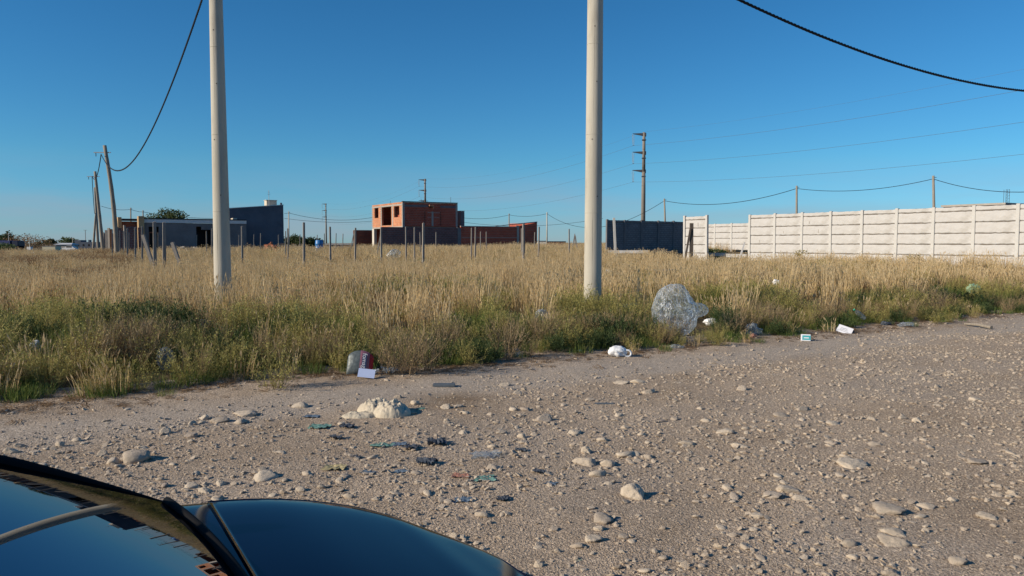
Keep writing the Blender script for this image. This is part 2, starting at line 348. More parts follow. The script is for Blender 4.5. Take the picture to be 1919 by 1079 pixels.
# ------------------------------------------------------------------ scatter by geometry nodes
def scatter(name, pts, rots, scls, idx, protos, kind='stuff'):
    m = bpy.data.meshes.new(name); m.from_pydata(np.asarray(pts).tolist(), [], [])
    for an, t, d in (('rot', 'FLOAT_VECTOR', rots), ('scl', 'FLOAT_VECTOR', scls), ('idx', 'INT', idx)):
        a = m.attributes.new(an, t, 'POINT')
        if t == 'INT': a.data.foreach_set('value', np.asarray(d, np.int32))
        else: a.data.foreach_set('vector', np.asarray(d, np.float32).ravel())
    o = link(name, m); 
    if kind: o['kind'] = kind
    c = bpy.data.collections.new(name+'_sources')
    for i, (pm) in enumerate(protos): c.objects.link(bpy.data.objects.new('%s_source_%02d' % (name, i), pm))
    ng = bpy.data.node_groups.new(name, 'GeometryNodeTree')
    ng.interface.new_socket('Geometry', in_out='INPUT', socket_type='NodeSocketGeometry'); ng.interface.new_socket('Geometry', in_out='OUTPUT', socket_type='NodeSocketGeometry')
    gi = ng.nodes.new('NodeGroupInput'); go = ng.nodes.new('NodeGroupOutput'); ci = ng.nodes.new('GeometryNodeCollectionInfo'); ip = ng.nodes.new('GeometryNodeInstanceOnPoints')
    ci.inputs['Collection'].default_value = c; ci.inputs['Separate Children'].default_value = True; ci.inputs['Reset Children'].default_value = True
    ip.inputs['Pick Instance'].default_value = True
    def na(n, t): q = ng.nodes.new('GeometryNodeInputNamedAttribute'); q.data_type = t; q.inputs['Name'].default_value = n; return q.outputs['Attribute']
    L = ng.links.new
    L(gi.outputs[0], ip.inputs['Points']); L(ci.outputs[0], ip.inputs['Instance']); L(na('idx', 'INT'), ip.inputs['Instance Index'])
    L(na('rot', 'FLOAT_VECTOR'), ip.inputs['Rotation']); L(na('scl', 'FLOAT_VECTOR'), ip.inputs['Scale']); L(ip.outputs[0], go.inputs[0])
    md = o.modifiers.new('scatter', 'NODES'); md.node_group = ng
    return o

def strips(B, mat, name):
    """B: list of dict arrays: pts (n,k,3), side (n,3), w (n,k), col (n,k,3)"""
    V = []; F = []; C = []; off = 0
    for (P, side, w, col) in B:
        n, k = P.shape[:2]
        a = P - side[:, None, :]*w[..., None]*.5; b = P + side[:, None, :]*w[..., None]*.5
        v = np.stack([a, b], 2).reshape(-1, 3); V.append(v); C.append(np.repeat(col.reshape(-1, 3), 2, 0))
        base = off + np.arange(n)[:, None]*2*k + np.arange(k-1)[None, :]*2
        q = np.stack([base, base+1, base+3, base+2], -1).reshape(-1, 4); F.append(q); off += len(v)
    V = np.concatenate(V); F = np.concatenate(F); C = np.concatenate(C)
    m = bpy.data.meshes.new(name); m.from_pydata(V.tolist(), [], F.tolist())
    ca = m.color_attributes.new('blade', 'FLOAT_COLOR', 'POINT'); ca.data.foreach_set('color', np.concatenate([C, np.ones((len(C), 1))], 1).astype(np.float32).ravel())
    m.materials.append(mat); return m
def blades(n, r, h0, h1, w, lean, seg=3, curl=.3, wind=(0, 0), tint=(0, 1), z0=0.0, head=0, base_r=None):
    g = RNG; a = g.uniform(0, 2*np.pi, n); rr = r*np.sqrt(g.uniform(0, 1, n)); bx, by = rr*np.cos(a), rr*np.sin(a)
    H = g.uniform(h0, h1, n); la = a + g.normal(0, .9, n); L = H*np.abs(g.normal(0, lean, n))
    t = np.linspace(0, 1, seg+1)
    P = np.zeros((n, seg+1, 3))
    P[..., 0] = bx[:, None] + (np.cos(la)*L)[:, None]*t**1.6 + wind[0]*H[:, None]*t**2
    P[..., 1] = by[:, None] + (np.sin(la)*L)[:, None]*t**1.6 + wind[1]*H[:, None]*t**2
    P[..., 2] = H[:, None]*(t - curl*.5*(L/H)[:, None]*t**2) - .02
    sa = g.uniform(0, np.pi, n); side = np.stack([np.cos(sa), np.sin(sa), np.zeros(n)], -1)
    ww = w*g.uniform(.7, 1.3, n)[:, None]*(1-.85*t[None, :]**2)
    tn = g.uniform(*tint, n)[:, None]*np.ones(seg+1)
    col = np.stack([tn, t*np.ones((n, 1)), np.zeros((n, seg+1))], -1)
    out = [(P, side, ww, col)]
    if head:
        k = int(n*head); tip = P[:k, -1]; d = P[:k, -1]-P[:k, -2]; d /= np.linalg.norm(d, axis=1)[:, None]
        hl = g.uniform(.05, .11, k)[:, None]; tt = np.linspace(0, 1, 4)
        HP = tip[:, None, :] + d[:, None, :]*(hl*tt)[..., None] - d[:, None, :]*.02
        hw = np.array([.3, 1, .8, .1])[None, :]*g.uniform(.011, .019, k)[:, None]
        hc = np.stack([tn[:k, :1]*np.ones(4), np.ones((k, 4)), np.ones((k, 4))*.8], -1)
        out.append((HP, side[:k], hw, hc)); s2 = np.stack([-side[:k, 1], side[:k, 0], side[:k, 2]], -1); out.append((HP, s2, hw, hc))
    return out
def shrub_strips(stems, r, h, leafn, leafs, spread=.9, w=.006, leafcol=1.0):
    g = RNG; out = []; tw = []; lf = []
    for i in range(stems):
        a = g.uniform(0, 2*np.pi); out_r = r*g.uniform(.3, 1)*spread; H = h*g.uniform(.6, 1.05)*(1-.35*(out_r/r)**2)
        k = 6; t = np.linspace(0, 1, k); P = np.zeros((k, 3))
        wob = g.normal(0, .018, (k, 2)).cumsum(0)
        P[:, 0] = math.cos(a)*out_r*t**.8 + wob[:, 0]; P[:, 1] = math.sin(a)*out_r*t**.8 + wob[:, 1]; P[:, 2] = H*t**1.25 - .02
        tw.append((P, w, .2*g.random())); 
        for j in range(7):
            q = g.integers(1, k-1); s0 = P[q] + (P[q+1]-P[q])*g.random(); d = (P[q+1]-P[q]); d = d/np.linalg.norm(d) + g.normal(0, .5, 3); d[2] = abs(d[2])+.25; d /= np.linalg.norm(d)
            Lg = g.uniform(.08, .2)*h/.45; Q = s0[None, :] + d[None, :]*(np.linspace(0, 1, k)*Lg)[:, None]; Q[:, 2] += .03*np.linspace(0, 1, k)**2
            tw.append((Q, w*.55, g.random()))
            for z in range(leafn):
                tt = g.uniform(.15, 1.05); c = s0+d*Lg*tt + g.normal(0, .012, 3); dd = d + g.normal(0, .6, 3); dd /= np.linalg.norm(dd); lf.append((c, dd, g.uniform(.6, 1.3)*leafs, g.random()))
    P = np.stack([x[0] for x in tw]); n = len(tw); sa = g.uniform(0, np.pi, n); side = np.stack([np.cos(sa), np.sin(sa), np.zeros(n)], -1)
    ww = np.array([x[1] for x in tw])[:, None]*(1-.6*np.linspace(0, 1, 6))[None, :]; tn = np.array([x[2] for x in tw])[:, None]*np.ones(6)
    col = np.stack([tn, tn*0+.5, tn*0], -1); out.append((P, side, ww, col))
    if lf:
        c = np.stack([x[0] for x in lf]); d = np.stack([x[1] for x in lf]); L = np.array([x[2] for x in lf]); n = len(lf)
        P = c[:, None, :] + d[:, None, :]*(L[:, None]*np.array([0, .5, 1])[None, :])[..., None]
        s = np.cross(d, g.normal(0, 1, (n, 3))); s /= np.linalg.norm(s, axis=1)[:, None]
        ww = L[:, None]*np.array([.12, .34, .05])[None, :]; tn = np.array([x[3] for x in lf])[:, None]*np.ones(3)
        out.append((P, s, ww, np.stack([tn, tn, tn*0+leafcol], -1)))
    return out
WND = (.10, .04)
def P_(n, f): return [f(i) for i in range(n)]
tall = P_(4, lambda i: strips(blades(24, .17, .42, .82, .0115, .12, wind=WND, head=.85, tint=(.3, 1)) + blades(40, .17, .12, .36, .007, .4, tint=(-.6, .15)), M['dry'], 'tall_dry'))  # short lower blades tinted darker to paint shade between the stalks
mid = P_(3, lambda i: strips(blades(30, .2, .2, .48, .0105, .26, wind=WND, head=.5, tint=(.2, 1)) + blades(34, .2, .1, .28, .007, .4, tint=(-.6, .2)) , M['dry'], 'mid_dry'))  # lower blades darkened as well, gap shade put into their tint
tuss = P_(2, lambda i: strips(blades(150, .12, .4, .62, .005, .55, seg=5, curl=.9, wind=WND), M['dry'], 'tussock'))
green = P_(3, lambda i: strips(blades(110, .2, .09, .24, .0065, .45, curl=.6), M['green'], 'green_low'))
greent = P_(2, lambda i: strips(blades(120, .2, .2, .38, .0065, .3, curl=.6, wind=WND), M['green'], 'green_tall'))
oliv = P_(4, lambda i: strips(shrub_strips(26, .32, .46, 5, .024), M['olive'], 'olive_weed'))
twg = P_(3, lambda i: strips(shrub_strips(30, .36, .5, 3, .02, w=.0075, leafcol=.8), M['twig'], 'twiggy_weed'))
dark = P_(3, lambda i: strips(shrub_strips(24, .30, .36, 9, .03, w=.006, leafcol=.6), M['darkleaf'], 'dark_weed'))
brwn = P_(2, lambda i: strips(shrub_strips(30, .34, .42, 6, .022, leafcol=.9), M['brown'], 'brown_weed'))
PROT = tall+mid+tuss+green+greent+oliv+twg+dark+brwn
IDX = {}; k = 0
for nm, l in (('tall', tall), ('mid', mid), ('tuss', tuss), ('green', green), ('greent', greent), ('oliv', oliv), ('twg', twg), ('dark', dark), ('brwn', brwn)): IDX[nm] = (k, k+len(l)); k += len(l)
def pick(nm): a, b = IDX[nm]; return random.randrange(a, b)
# bare spots and green spots seen in the photo (pixel, radius in metres)
def spots(l): return [(ground(px, py), r) for px, py, r in l]
GREEN = spots([(800, 562, 1.3), (590, 550, .8), (560, 632, .9), (930, 612, .7), (1100, 600, .9), (60, 640, 1.1), (20, 625, 1.0), (1200, 612, .8), (1400, 580, 1.2), (1820, 560, 1.2), (1660, 580, .9)])
DARK = spots([(215, 620, .55), (262, 640, .55), (312, 632, .45), (30, 645, .35), (130, 650, .3), (520, 640, .3), (790, 562, .5), (1790, 575, .5), (1340, 612, .4), (1140, 640, .35), (1230, 630, .4)])
BARE = spots([(1270, 632, .5), (1262, 620, .45), (1282, 622, .4), (680, 705, .3), (312, 704, .32), (1411, 628, .2), (1616, 606, .2), (600, 503, 1.6), (590, 549, .45), (1560, 535, 1.6), (1650, 530, 1.2), (1890, 520, 1.8), (1225, 522, .8), (780, 482, 1.5)])
for _px, _Y, _r in ((1345, 42, 3), (1390, 38, 2.2), (1345, 36, 2.6), (1175, 47, 2.6), (1180, 43, 2.4), (1450, 36, 1.6), (1300, 40, 1.5)):
    _q = at(_px, 455, _Y); BARE.append((Vector((_q.x, _q.y, 0)), _r))
def near(p, L): 
    for (q, r) in L:
        if (p[0]-q.x)**2+(p[1]-q.y)**2 < (r*random.uniform(.75, 1.2))**2: return True
    return False
def wall_side(x, y):      # beyond the long white wall there is no field to see
    u, v = xy2uv(x, y); return u > 31.6 and v < 40
pts, rots, scl, idx = [], [], [], []
def put(x, y, nm, s, sz=None):
    pts.append((x, y, gz(x, y)-.01)); rots.append((random.gauss(0, .06), random.gauss(0, .06), random.uniform(0, 6.283))); scl.append((s, s, (sz or s))); idx.append(pick(nm))
N = 0
for d0, d1, rho in ((6.5, 12, 17), (12, 18, 15), (18, 26, 9.5), (26, 36, 6.5), (36, 50, 4.2), (50, 80, 2.6)):
    area = .84*(d1*d1-d0*d0); n = int(area*rho)
    yy = np.sqrt(RNG.uniform(d0*d0, d1*d1, n)); xx = RNG.uniform(-.84, .84, n)*yy
    uu, vv = xy2uv(xx, yy); ee = vv-edge_v(uu)
    n1 = fbm(xx*.35, yy*.35, 41); n2 = fbm(xx*.9, yy*.9, 42); n3 = fbm(xx*.15, yy*.15, 43)
    for x, y, u, ed, a, b, c in zip(xx, yy, uu, ee, n1, n2, n3):
        if wall_side(x, y) or ed < -.45: continue
        if ed < .05:
            if b > .5 and ed > -.9*(b-.45)*4 and random.random() < .75: put(x, y, random.choice(('green', 'green', 'mid', 'oliv')), random.uniform(.3, .6))
            continue
        if y > 62 and x < -.42*y and False: continue
        far = 1.0 + .5*float(ss(20, 60, y))
        if near((x, y), BARE[:12]) and random.random() < .93: continue
        if ed < .45:
            r = random.random()
            lf_ = x < -1.5
            if lf_: put(x, y, 'green' if r < .5 else ('oliv' if r < .75 else ('mid' if r < .9 else 'dark')), random.uniform(.5, .95))
            else: put(x, y, 'green' if r < .3 else ('dark' if r < .72 else ('twg' if r < .84 else 'oliv')), random.uniform(.5, .85))  # extra dark weeds here stand in for shade in the verge hollows
            if random.random() < .6: put(x+random.uniform(-.15, .15), y+random.uniform(-.15, .15), 'green', random.uniform(.6, 1.1))
            continue
        if near((x, y), BARE):
            if random.random() < .25: put(x, y, 'mid', random.uniform(.4, .7))
            continue
        if near((x, y), DARK):
            put(x, y, 'dark' if random.random() < .6 else 'greent', random.uniform(.9, 1.25)); continue
        if near((x, y), GREEN):
            put(x, y, random.choice(('green', 'greent', 'oliv')), random.uniform(.9, 1.3)); continue
        left = float(ss(3, -6, x)) if False else 1-float(ss(-6, 3, x))
        band = 1.5+1.5*left + 1.2*(a-.5)*4     # width of the weedy green verge
        if ed < band:
            r = random.random(); s = random.uniform(.75, 1.2)*(.6+.4*min(1, ed/1.3))
            if b > .56: nm = 'oliv' if r < .4 else ('twg' if r < .7 else ('mid' if r < .85 else 'greent'))
            elif b > .44: nm = 'twg' if r < .5 else ('oliv' if r < .65 else 'mid')
            else: nm = 'greent' if r < .25 else ('dark' if r < .42 else ('oliv' if r < .75 else 'twg'))
            put(x, y, nm, s); 
            if ed < 1.6 and random.random() < .5: put(x+random.uniform(-.2, .2), y+random.uniform(-.2, .2), 'green', random.uniform(.8, 1.3))
            continue
        if a < .43 and random.random() < .45: continue
        r = random.random()
        if x < -.50*y and 22 < y < 58 and c > .38: nm = 'brwn' if r < .55 else 'mid'; put(x, y, nm, 1.1*far); continue
        if b < .36 and r < .35: nm = 'oliv'; put(x, y, nm, random.uniform(.6, .9)); continue
        if a < .42 and r < .35: nm = 'mid'; put(x, y, nm, far*random.uniform(.8, 1.1)); continue
        nm = 'tall' if r < .66 else ('mid' if r < .9 else ('oliv' if r < .96 else 'brwn'))
        hh = .62 + .6*(c-.3) + .5*(b-.35)
        put(x, y, nm, far*random.uniform(.8, 1.1), random.uniform(.8, 1.12)*hh*1.1)
for px, py in ((478, 612), (470, 602), (1000, 560)):
    g = ground(px, py); put(g.x, g.y, 'tuss', 1.25)
for px, py, s in ((760, 700, 1.3), (735, 702, 1.0), (800, 695, 1.1), (515, 728, 1.0), (470, 700, 1.1), (400, 690, 1.1), (950, 672, 1.1), (1075, 655, .9), (1455, 622, 1.1), (1370, 628, 1.0), (1570, 600, 1.0), (1700, 600, 1.1), (1760, 590, 1.1), (340, 720, 1.0), (210, 722, 1.0), (100, 728, 1.0), (20, 730, 1.1), (880, 685, .9)):
    g = ground(px, py); put(g.x, g.y, 'twg' if s >= 1.0 and px > 700 else 'oliv', s*.95)
gr = scatter('grass', pts, rots, scl, idx, PROT); tag(gr, 'dry straw coloured and green field grass with low weeds beyond the dirt road', 'grass')

# ------------------------------------------------------------------ stones
def stone_mesh(seed, sub=2, flat=.6, rough=.16, boxy=0):
    import bmesh
    bm = bmesh.new(); bmesh.ops.create_icosphere(bm, subdivisions=sub, radius=1)
    g = np.random.default_rng(seed); dirs = g.normal(0, 1, (16, 3)); dirs /= np.linalg.norm(dirs, axis=1)[:, None]; amp = g.uniform(.5, .88, 16); ph = g.uniform(0, 6, 6)
    for v in bm.verts:
        c = v.co.normalized(); r = 1.0
        for dd, am in zip(dirs, amp):
            q = c.x*dd[0]+c.y*dd[1]+c.z*dd[2]
            if q > .25: r = min(r, max(am/q, .38))
        r *= 1 + rough*(math.sin(3.1*c.x+ph[0])*math.sin(2.7*c.y+ph[1]) + .6*math.sin(5*c.z+4*c.x+ph[2])*math.sin(6*c.y+ph[3])) + .05*math.sin(13*c.x+ph[4])*math.sin(11*c.y+9*c.z+ph[5])
        for fq, am in ((2.6, .10), (6, .07), (13, .05)):
            q = float((vnoise(c.x*fq+seed, c.y*fq+c.z*fq*.7, seed)+vnoise(c.y*fq-seed, c.z*fq+c.x*fq*.6, seed+3)+vnoise(c.z*fq+9, c.x*fq-c.y*fq*.8, seed+5))/3)
            r *= 1+am*2*(q-.5)
        v.co = c*r; v.co.z *= flat
    me = bpy.data.meshes.new('stone'); bm.to_mesh(me); bm.free(); me.shade_smooth(); return me
SM = []
for i in range(12):
    m = stone_mesh(100+i, 4 if i < 6 else 3, random.uniform(.6, .85), random.uniform(.02, .07)); m.materials.append(M['stone']); SM.append(m)
PM = []
for i in range(5):
    m = stone_mesh(200+i, 1, .7, .2); m.shade_flat(); m.materials.append(M['pebble']); PM.append(m)
taken = []
def put_stone(p, w, hfrac, label, group=None, mesh=None, rz=None, depth=None):
    m = mesh or random.choice(SM); o = link('stone', m, loc=(p.x, p.y, p.z + w*hfrac*.06))
    o.scale = (w*.52, (depth or random.uniform(.33, .5)*w), w*.52*hfrac*1.45); o.rotation_euler = (random.gauss(0, .1), random.gauss(0, .1), rz if rz is not None else random.uniform(-.5, .5)+(0 if random.random() < .5 else math.pi))
    tag(o, label, 'stone', group); taken.append((p.x, p.y, w*.6)); return o
NAMED = [ # px, py, width px, height ratio, label
 (258, 862, 62, .55, 'long pale stone lying above the far edge of the car windscreen'),
 (212, 868, 26, .8, 'rounded stone just left of the long pale stone near the windscreen'),
 (497, 895, 50, .45, 'flat pale stone lying beyond the middle of the car bonnet'),
 (460, 778, 50, .35, 'flat stone with a dark right end left of the big limestone rock'),
 (560, 762, 42, .45, 'grey stone close to the verge grass left of the big limestone rock'),
 (382, 786, 22, .75, 'upright small stone at the left of a row near the verge'),
 (410, 790, 38, .4, 'flat pale stone beside the small upright stone near the verge'),
 (450, 792, 34, .5, 'lumpy clod below the flat stone left of the big limestone rock'),
 (308, 812, 22, .8, 'small rounded stone alone on the dirt left of the verge row'),
 (358, 818, 24, .8, 'round stone between the verge row and the car'),
 (20, 848, 24, .8, 'grey stone at the left edge of the photo above the windscreen'),
 (113, 836, 16, 1.0, 'small upright reddish stone left of the long pale stone'),
 (190, 852, 20, .6, 'small stone behind the rounded stone near the windscreen'),
 (142, 826, 20, .6, 'small low stone near the left road edge'),
 (358, 912, 30, .5, 'flat stone touching the sight line of the bonnet corner by the windscreen'),
 (414, 908, 20, .6, 'small stone to the right of the flat stone by the bonnet'),
 (385, 922, 26, .5, 'stone just beyond the rear end of the bonnet edge'),
 (326, 924, 14, .8, 'little stone beyond the black windscreen pillar'),
 (1190, 930, 52, .72, 'large angular pale stone with a strong shadow in the middle of the road'),
 (1130, 975, 46, .5, 'broad stone with a dark fragment on its right side'),
 (1108, 1012, 38, .55, 'domed stone in front of the broad stone near the lower middle'),
 (1083, 1024, 32, .5, 'flatter stone joined to the left of the domed stone'),
 (1046, 1034, 16, .6, 'small stone left of the domed pair'),
 (1094, 868, 52, .45, 'longest stone of the cluster in the middle of the road'),
 (1122, 890, 34, .5, 'nearest stone of the cluster in the middle of the road'),
 (1100, 848, 22, .9, 'round grey stone at the back of the cluster'),
 (1140, 872, 30, .7, 'dark shaded stone at the right of the cluster'),
 (1176, 853, 42, .35, 'long flat stone right of the cluster'),
 (1212, 857, 26, .45, 'rounded stone at the end of the long flat stone'),
 (1192, 864, 20, .4, 'small flat stone below the long flat stone'),
 (1016, 787, 36, .5, 'pale wedge shaped stone right of the centre of the road'),
 (978, 819, 18, .8, 'upper round stone of the stacked pair left of the pale wedge stone'),
 (980, 830, 18, .75, 'lower round stone of the stacked pair left of the pale wedge stone'),
 (1077, 812, 32, .5, 'grey pointed stone in shadow above the cluster'),
 (1128, 825, 26, .55, 'stone behind the cluster nearest the verge'),
 (905, 966, 34, .55, 'blocky stone beside the blue ribbed cap off the bonnet nose'),
 (925, 878, 36, .5, 'low lumpy stone right of the teal shreds'),
 (1448, 930, 42, .4, 'left flat stone of the pair on the right part of the road'),
 (1478, 920, 44, .4, 'right domed stone of the pair on the right part of the road'),
 (1500, 936, 30, .4, 'thin flat stone below the pair on the right part of the road'),
 (1600, 872, 50, .42, 'broad stone with a shadow notch at the right of the road'),
 (1574, 892, 20, .6, 'small stone below left of the broad notched stone'),
 (1665, 957, 66, .38, 'very long flat stone at the lower right'),
 (1738, 949, 34, .4, 'stone with a bright top right of the very long flat stone'),
 (1722, 968, 26, .3, 'low stone tucked right under the very long flat stone'),
 (1678, 1018, 56, .45, 'front stone of the split pair near the lower right corner'),
 (1678, 999, 46, .28, 'thin stone behind the front stone of the split pair'),
 (1795, 1055, 36, .6, 'pointed stone close to the lower right corner'),
 (1850, 970, 36, .35, 'oval flat stone near the right edge'),
 (1826, 866, 36, .4, 'domed stone with a sharp shadow near the right edge'),
 (1823, 750, 26, .55, 'pale stone far right below the smooth track'),
 (1785, 938, 18, .7, 'round little stone right of the bright topped stone'),
 (1218, 735, 32, .5, 'smooth rounded stone below the crumpled white bag'),
 (1165, 718, 32, .35, 'low pale stone left of the smooth rounded stone'),
 (1195, 716, 30, .35, 'low pale stone behind the smooth rounded stone'),
 (1160, 707, 18, .4, 'smallest of the low stones below the crumpled white bag'),
 (1108, 750, 30, .42, 'white topped stone at the end of the grey strip'),
 (1264, 786, 20, .6, 'round stone below and right of the grey strip'),
 (1355, 810, 42, .35, 'long low stone in the group right of the road centre'),
 (1385, 836, 36, .35, 'flat stone nearest in the group right of the road centre'),
 (1288, 832, 36, .35, 'wide low stone between the cluster and the right group'),
 (1322, 789, 20, .5, 'domed stone at the back of the right group'),
 (1254, 846, 22, .4, 'small pale stone right of the long flat stone'),
 (1500, 768, 26, .4, 'pale stone in the right middle ground of the road'),
 (1462, 780, 30, .35, 'pointed stone left of the pale one in the right middle ground'),
 (1640, 833, 30, .4, 'low stone in the right middle ground behind the broad notched stone'),
 (1560, 795, 26, .4, 'sloping stone between the right group and the notched stone'),
 (1420, 968, 30, .5, 'bent pale fragment below the pair of stones'),
 (1395, 1025, 30, .5, 'low stone left of the split pair at the bottom'),
 (1588, 1020, 30, .6, 'stone with a dark side left of the split pair'),
 (1672, 1076, 34, .4, 'stone cut off by the bottom edge of the photo'),
 (640, 795, 18, .5, 'small stone below left of the big limestone rock'),
 (700, 858, 22, .45, 'oval white pebble stone on the dirt before the bonnet'),
 (835, 764, 22, .6, 'stone on the brown stained soil right of the big limestone rock'),
 (858, 762, 20, .6, 'second stone on the brown stained soil right of the big limestone rock'),
 (745, 745, 18, .6, 'upper small stone at the right of the big limestone rock'),
 (778, 757, 22, .6, 'lower small stone at the right of the big limestone rock'),
 (962, 768, 20, .6, 'left stone of the trio right of the stained soil'),
 (985, 768, 26, .5, 'right stone of the trio right of the stained soil'),
 (978, 779, 20, .5, 'front stone of the trio right of the stained soil'),
 (945, 722, 24, .5, 'stone among clods near the dark shaded verge'),
 (968, 738, 20, .6, 'stone among clods a step from the dark shaded verge'),
]
for px, py, wpx, hf, lab in NAMED:
    p = ground(px, py); d = (p-camo.location).length; put_stone(p, wpx/FPX*d*1.02, max(.28, hf), lab)
# big limestone rock: one lumpy mass
def big_rock():
    p = ground(712, 772); d = (p-camo.location).length; w = 124/FPX*d
    n1, n2 = 130, 90; a = np.linspace(-1, 1, n1); b = np.linspace(-1, 1, n2); A, B = np.meshgrid(a, b, indexing='ij')
    lobes = [(.35, -.35, .52, .55, .62), (-.15, .35, .5, .55, .6), (-.45, -.55, .5, .28, .25), (.0, -.1, .45, .5, .5), (.35, .05, .35, .35, .5)]
    H = np.zeros_like(A)
    for cx, cy, rx, ry, h in lobes:
        q = 1-((A-cx)/rx)**2-((B-cy)/ry)**2; H = np.maximum(H, h*np.sqrt(np.clip(q, 0, 1)))
    H = H*(.8+.95*(fbm(A*3+9, B*3+3, 61, 5)-.5)+.7*(np.abs(fbm(A*7, B*7, 62, 5)-.47))+.3*(fbm(A*16, B*16, 64)-.5)) + .06*(fbm(A*9, B*9, 63)-.5)
    H = np.where(H < .04, -.25, H)
    G = np.stack([A*w*.55, B*w*.46, H*w*.35-.01], -1)
    m = MB().grid(G).mesh('limestone_rock', True); m.materials.append(stonemat('white_limestone', (.56, .50, .40)))
    o = link('limestone_rock', m, loc=p, rotz=.05); tag(o, 'big lumpy white limestone rock at the verge side of the dirt road', 'rock'); taken.append((p.x, p.y, w*.6))
big_rock()
# unlisted loose stones
cnt = 0
ZONES = [(80, 830, 'at the left road edge above the windscreen'), (420, 800, 'around the flat stones left of the limestone rock'), (700, 800, 'right around the big limestone rock'), (420, 890, 'beyond the rear half of the bonnet'), (760, 890, 'among the rags beyond the bonnet front'), (960, 780, 'around the trio right of the stained soil'), (1180, 730, 'around the low stones below the white bag'), (1110, 860, 'around the stone cluster mid road'), (1000, 980, 'off the bonnet nose'), (1190, 1020, 'in front of the large angular stone'), (1360, 820, 'around the right group of flat stones'), (1450, 930, 'around the stone pair on the right'), (1420, 1040, 'along the bottom edge right of centre'), (1500, 720, 'on the far part of the road'), (1640, 880, 'around the broad notched stone'), (1680, 1000, 'around the split pair lower right'), (1860, 860, 'near the right photo edge'), (1820, 740, 'on the far right below the smooth track')]
SL = 'small pale stone lying loose among many on the stony dirt road'
while cnt < 215:
    py = random.uniform(690, 1079); px = random.uniform(-40, 1960)
    u_, v_ = None, None
    p = ground(px, py); u, v = xy2uv(p.x, p.y)
    if v > 8.5 or p.y > 17 or (v < 2.6 and u < 1.6): continue
    if v > 7.3 and random.random() < .7: continue
    if any((p.x-q[0])**2+(p.y-q[1])**2 < (q[2]+.04)**2 for q in taken): continue
    d = (p-camo.location).length; wpx = random.choice((9, 10, 12, 13, 15, 18, 22)); w = min(wpx/FPX*d, .13)
    q = min(ZONES, key=lambda z: (z[0]-px)**2+((z[1]-py)*1.8)**2)
    put_stone(p, w, random.uniform(.35, .75), 'pale loose stone, one of several scattered ' + q[2], 'small loose stones ' + q[2]); cnt += 1
# pebbles and grit
pp, rr_, sc, ix = [], [], [], []
n = 210000
yy = RNG.uniform(2.0, 19, n)**1.0; xx = RNG.uniform(-.8, .8, n)*yy; uu, vv = xy2uv(xx, yy)
dens = fbm(uu*.9, vv*.9, 71); zz = surf(xx, yy); lim = edge_v(uu)
for x, y, u, v, z, dn, lm in zip(xx, yy, uu, vv, zz, dens, lim):
    if v > lm-.05 or (v < 2.3 and u < 1.5) or v < 0: continue
    k = (1-.75*float(ss(6.6, 8.2, v)))*(.25+1.5*max(0, dn-.3)*2)
    if random.random() > k: continue
    s = .0038*(random.random()**-.5)*(.8+.5*dn); s = min(s, .028)
    if y > 9: s *= 1.25
    pp.append((x, y, z+s*.15)); rr_.append((random.uniform(-.6, .6), random.uniform(-.6, .6), random.uniform(0, 6.28))); sc.append((s*random.uniform(.9, 1.5), s, s*random.uniform(.6, 1))); ix.append(random.randrange(5))
MM = []
for i in range(6):
    m = stone_mesh(300+i, 2, random.uniform(.5, .75), .05); m.materials.append(M['stone']); MM.append(m)
k = 0
while k < 1900:
    y = 2.2+16*random.random()**1.25; x = random.uniform(-.75, .75)*y; u, v = xy2uv(x, y)
    if v > float(edge_v(np.array(u)))-.5 or (v < 2.3 and u < 1.3) or v < 0 or float(fbm(u*1.1, v*1.1, 77)) < .42+.12*random.random(): continue
    if v > 7.6 and random.random() < .8: continue
    s = .011*(random.random()**-.38); s = min(s, .035); z = gz(x, y)
    pp.append((x, y, z+s*.12)); rr_.append((random.gauss(0, .2), random.gauss(0, .2), random.uniform(0, 6.28))); sc.append((s*random.uniform(1.0, 1.7), s, s*random.uniform(.6, 1))); ix.append(5+random.randrange(6)); k += 1
o = scatter('gravel', pp, rr_, sc, ix, PM+MM); tag(o, 'fine pale gravel and grit spread over the dirt road', 'gravel')

# plant debris along the verge foot
tw = P_(3, lambda i: strips([(np.stack([np.linspace([-.5, 0, .1], [.5, RNG.normal(0, .12), .1], 4) + RNG.normal(0, .05, (4, 3))*[1, 1, .4] + [0, q*.2-.3, 0] for q in range(4)]), np.tile([0, 1., 0], (4, 1)), np.full((4, 4), .06), np.tile([.2, .5, 0], (4, 4, 1)))], M['brown'], 'dead_twig'))
pp, rr_, sc, ix = [], [], [], []
for i in range(2600):
    u = random.uniform(-6, 26); v = float(edge_v(np.array(u))) + random.gauss(-.12, .28)
    x, y = uv2xy(u, v); s = random.uniform(.05, .16)
    pp.append((x, y, gz(x, y))); rr_.append((random.gauss(0, .15), random.gauss(0, .15), random.uniform(0, 6.28))); sc.append((s,)*3); ix.append(random.randrange(3))
o = scatter('plant_debris', pp, rr_, sc, ix, tw); tag(o, 'dead twigs and dry stalks strewn along the foot of the verge', 'debris')

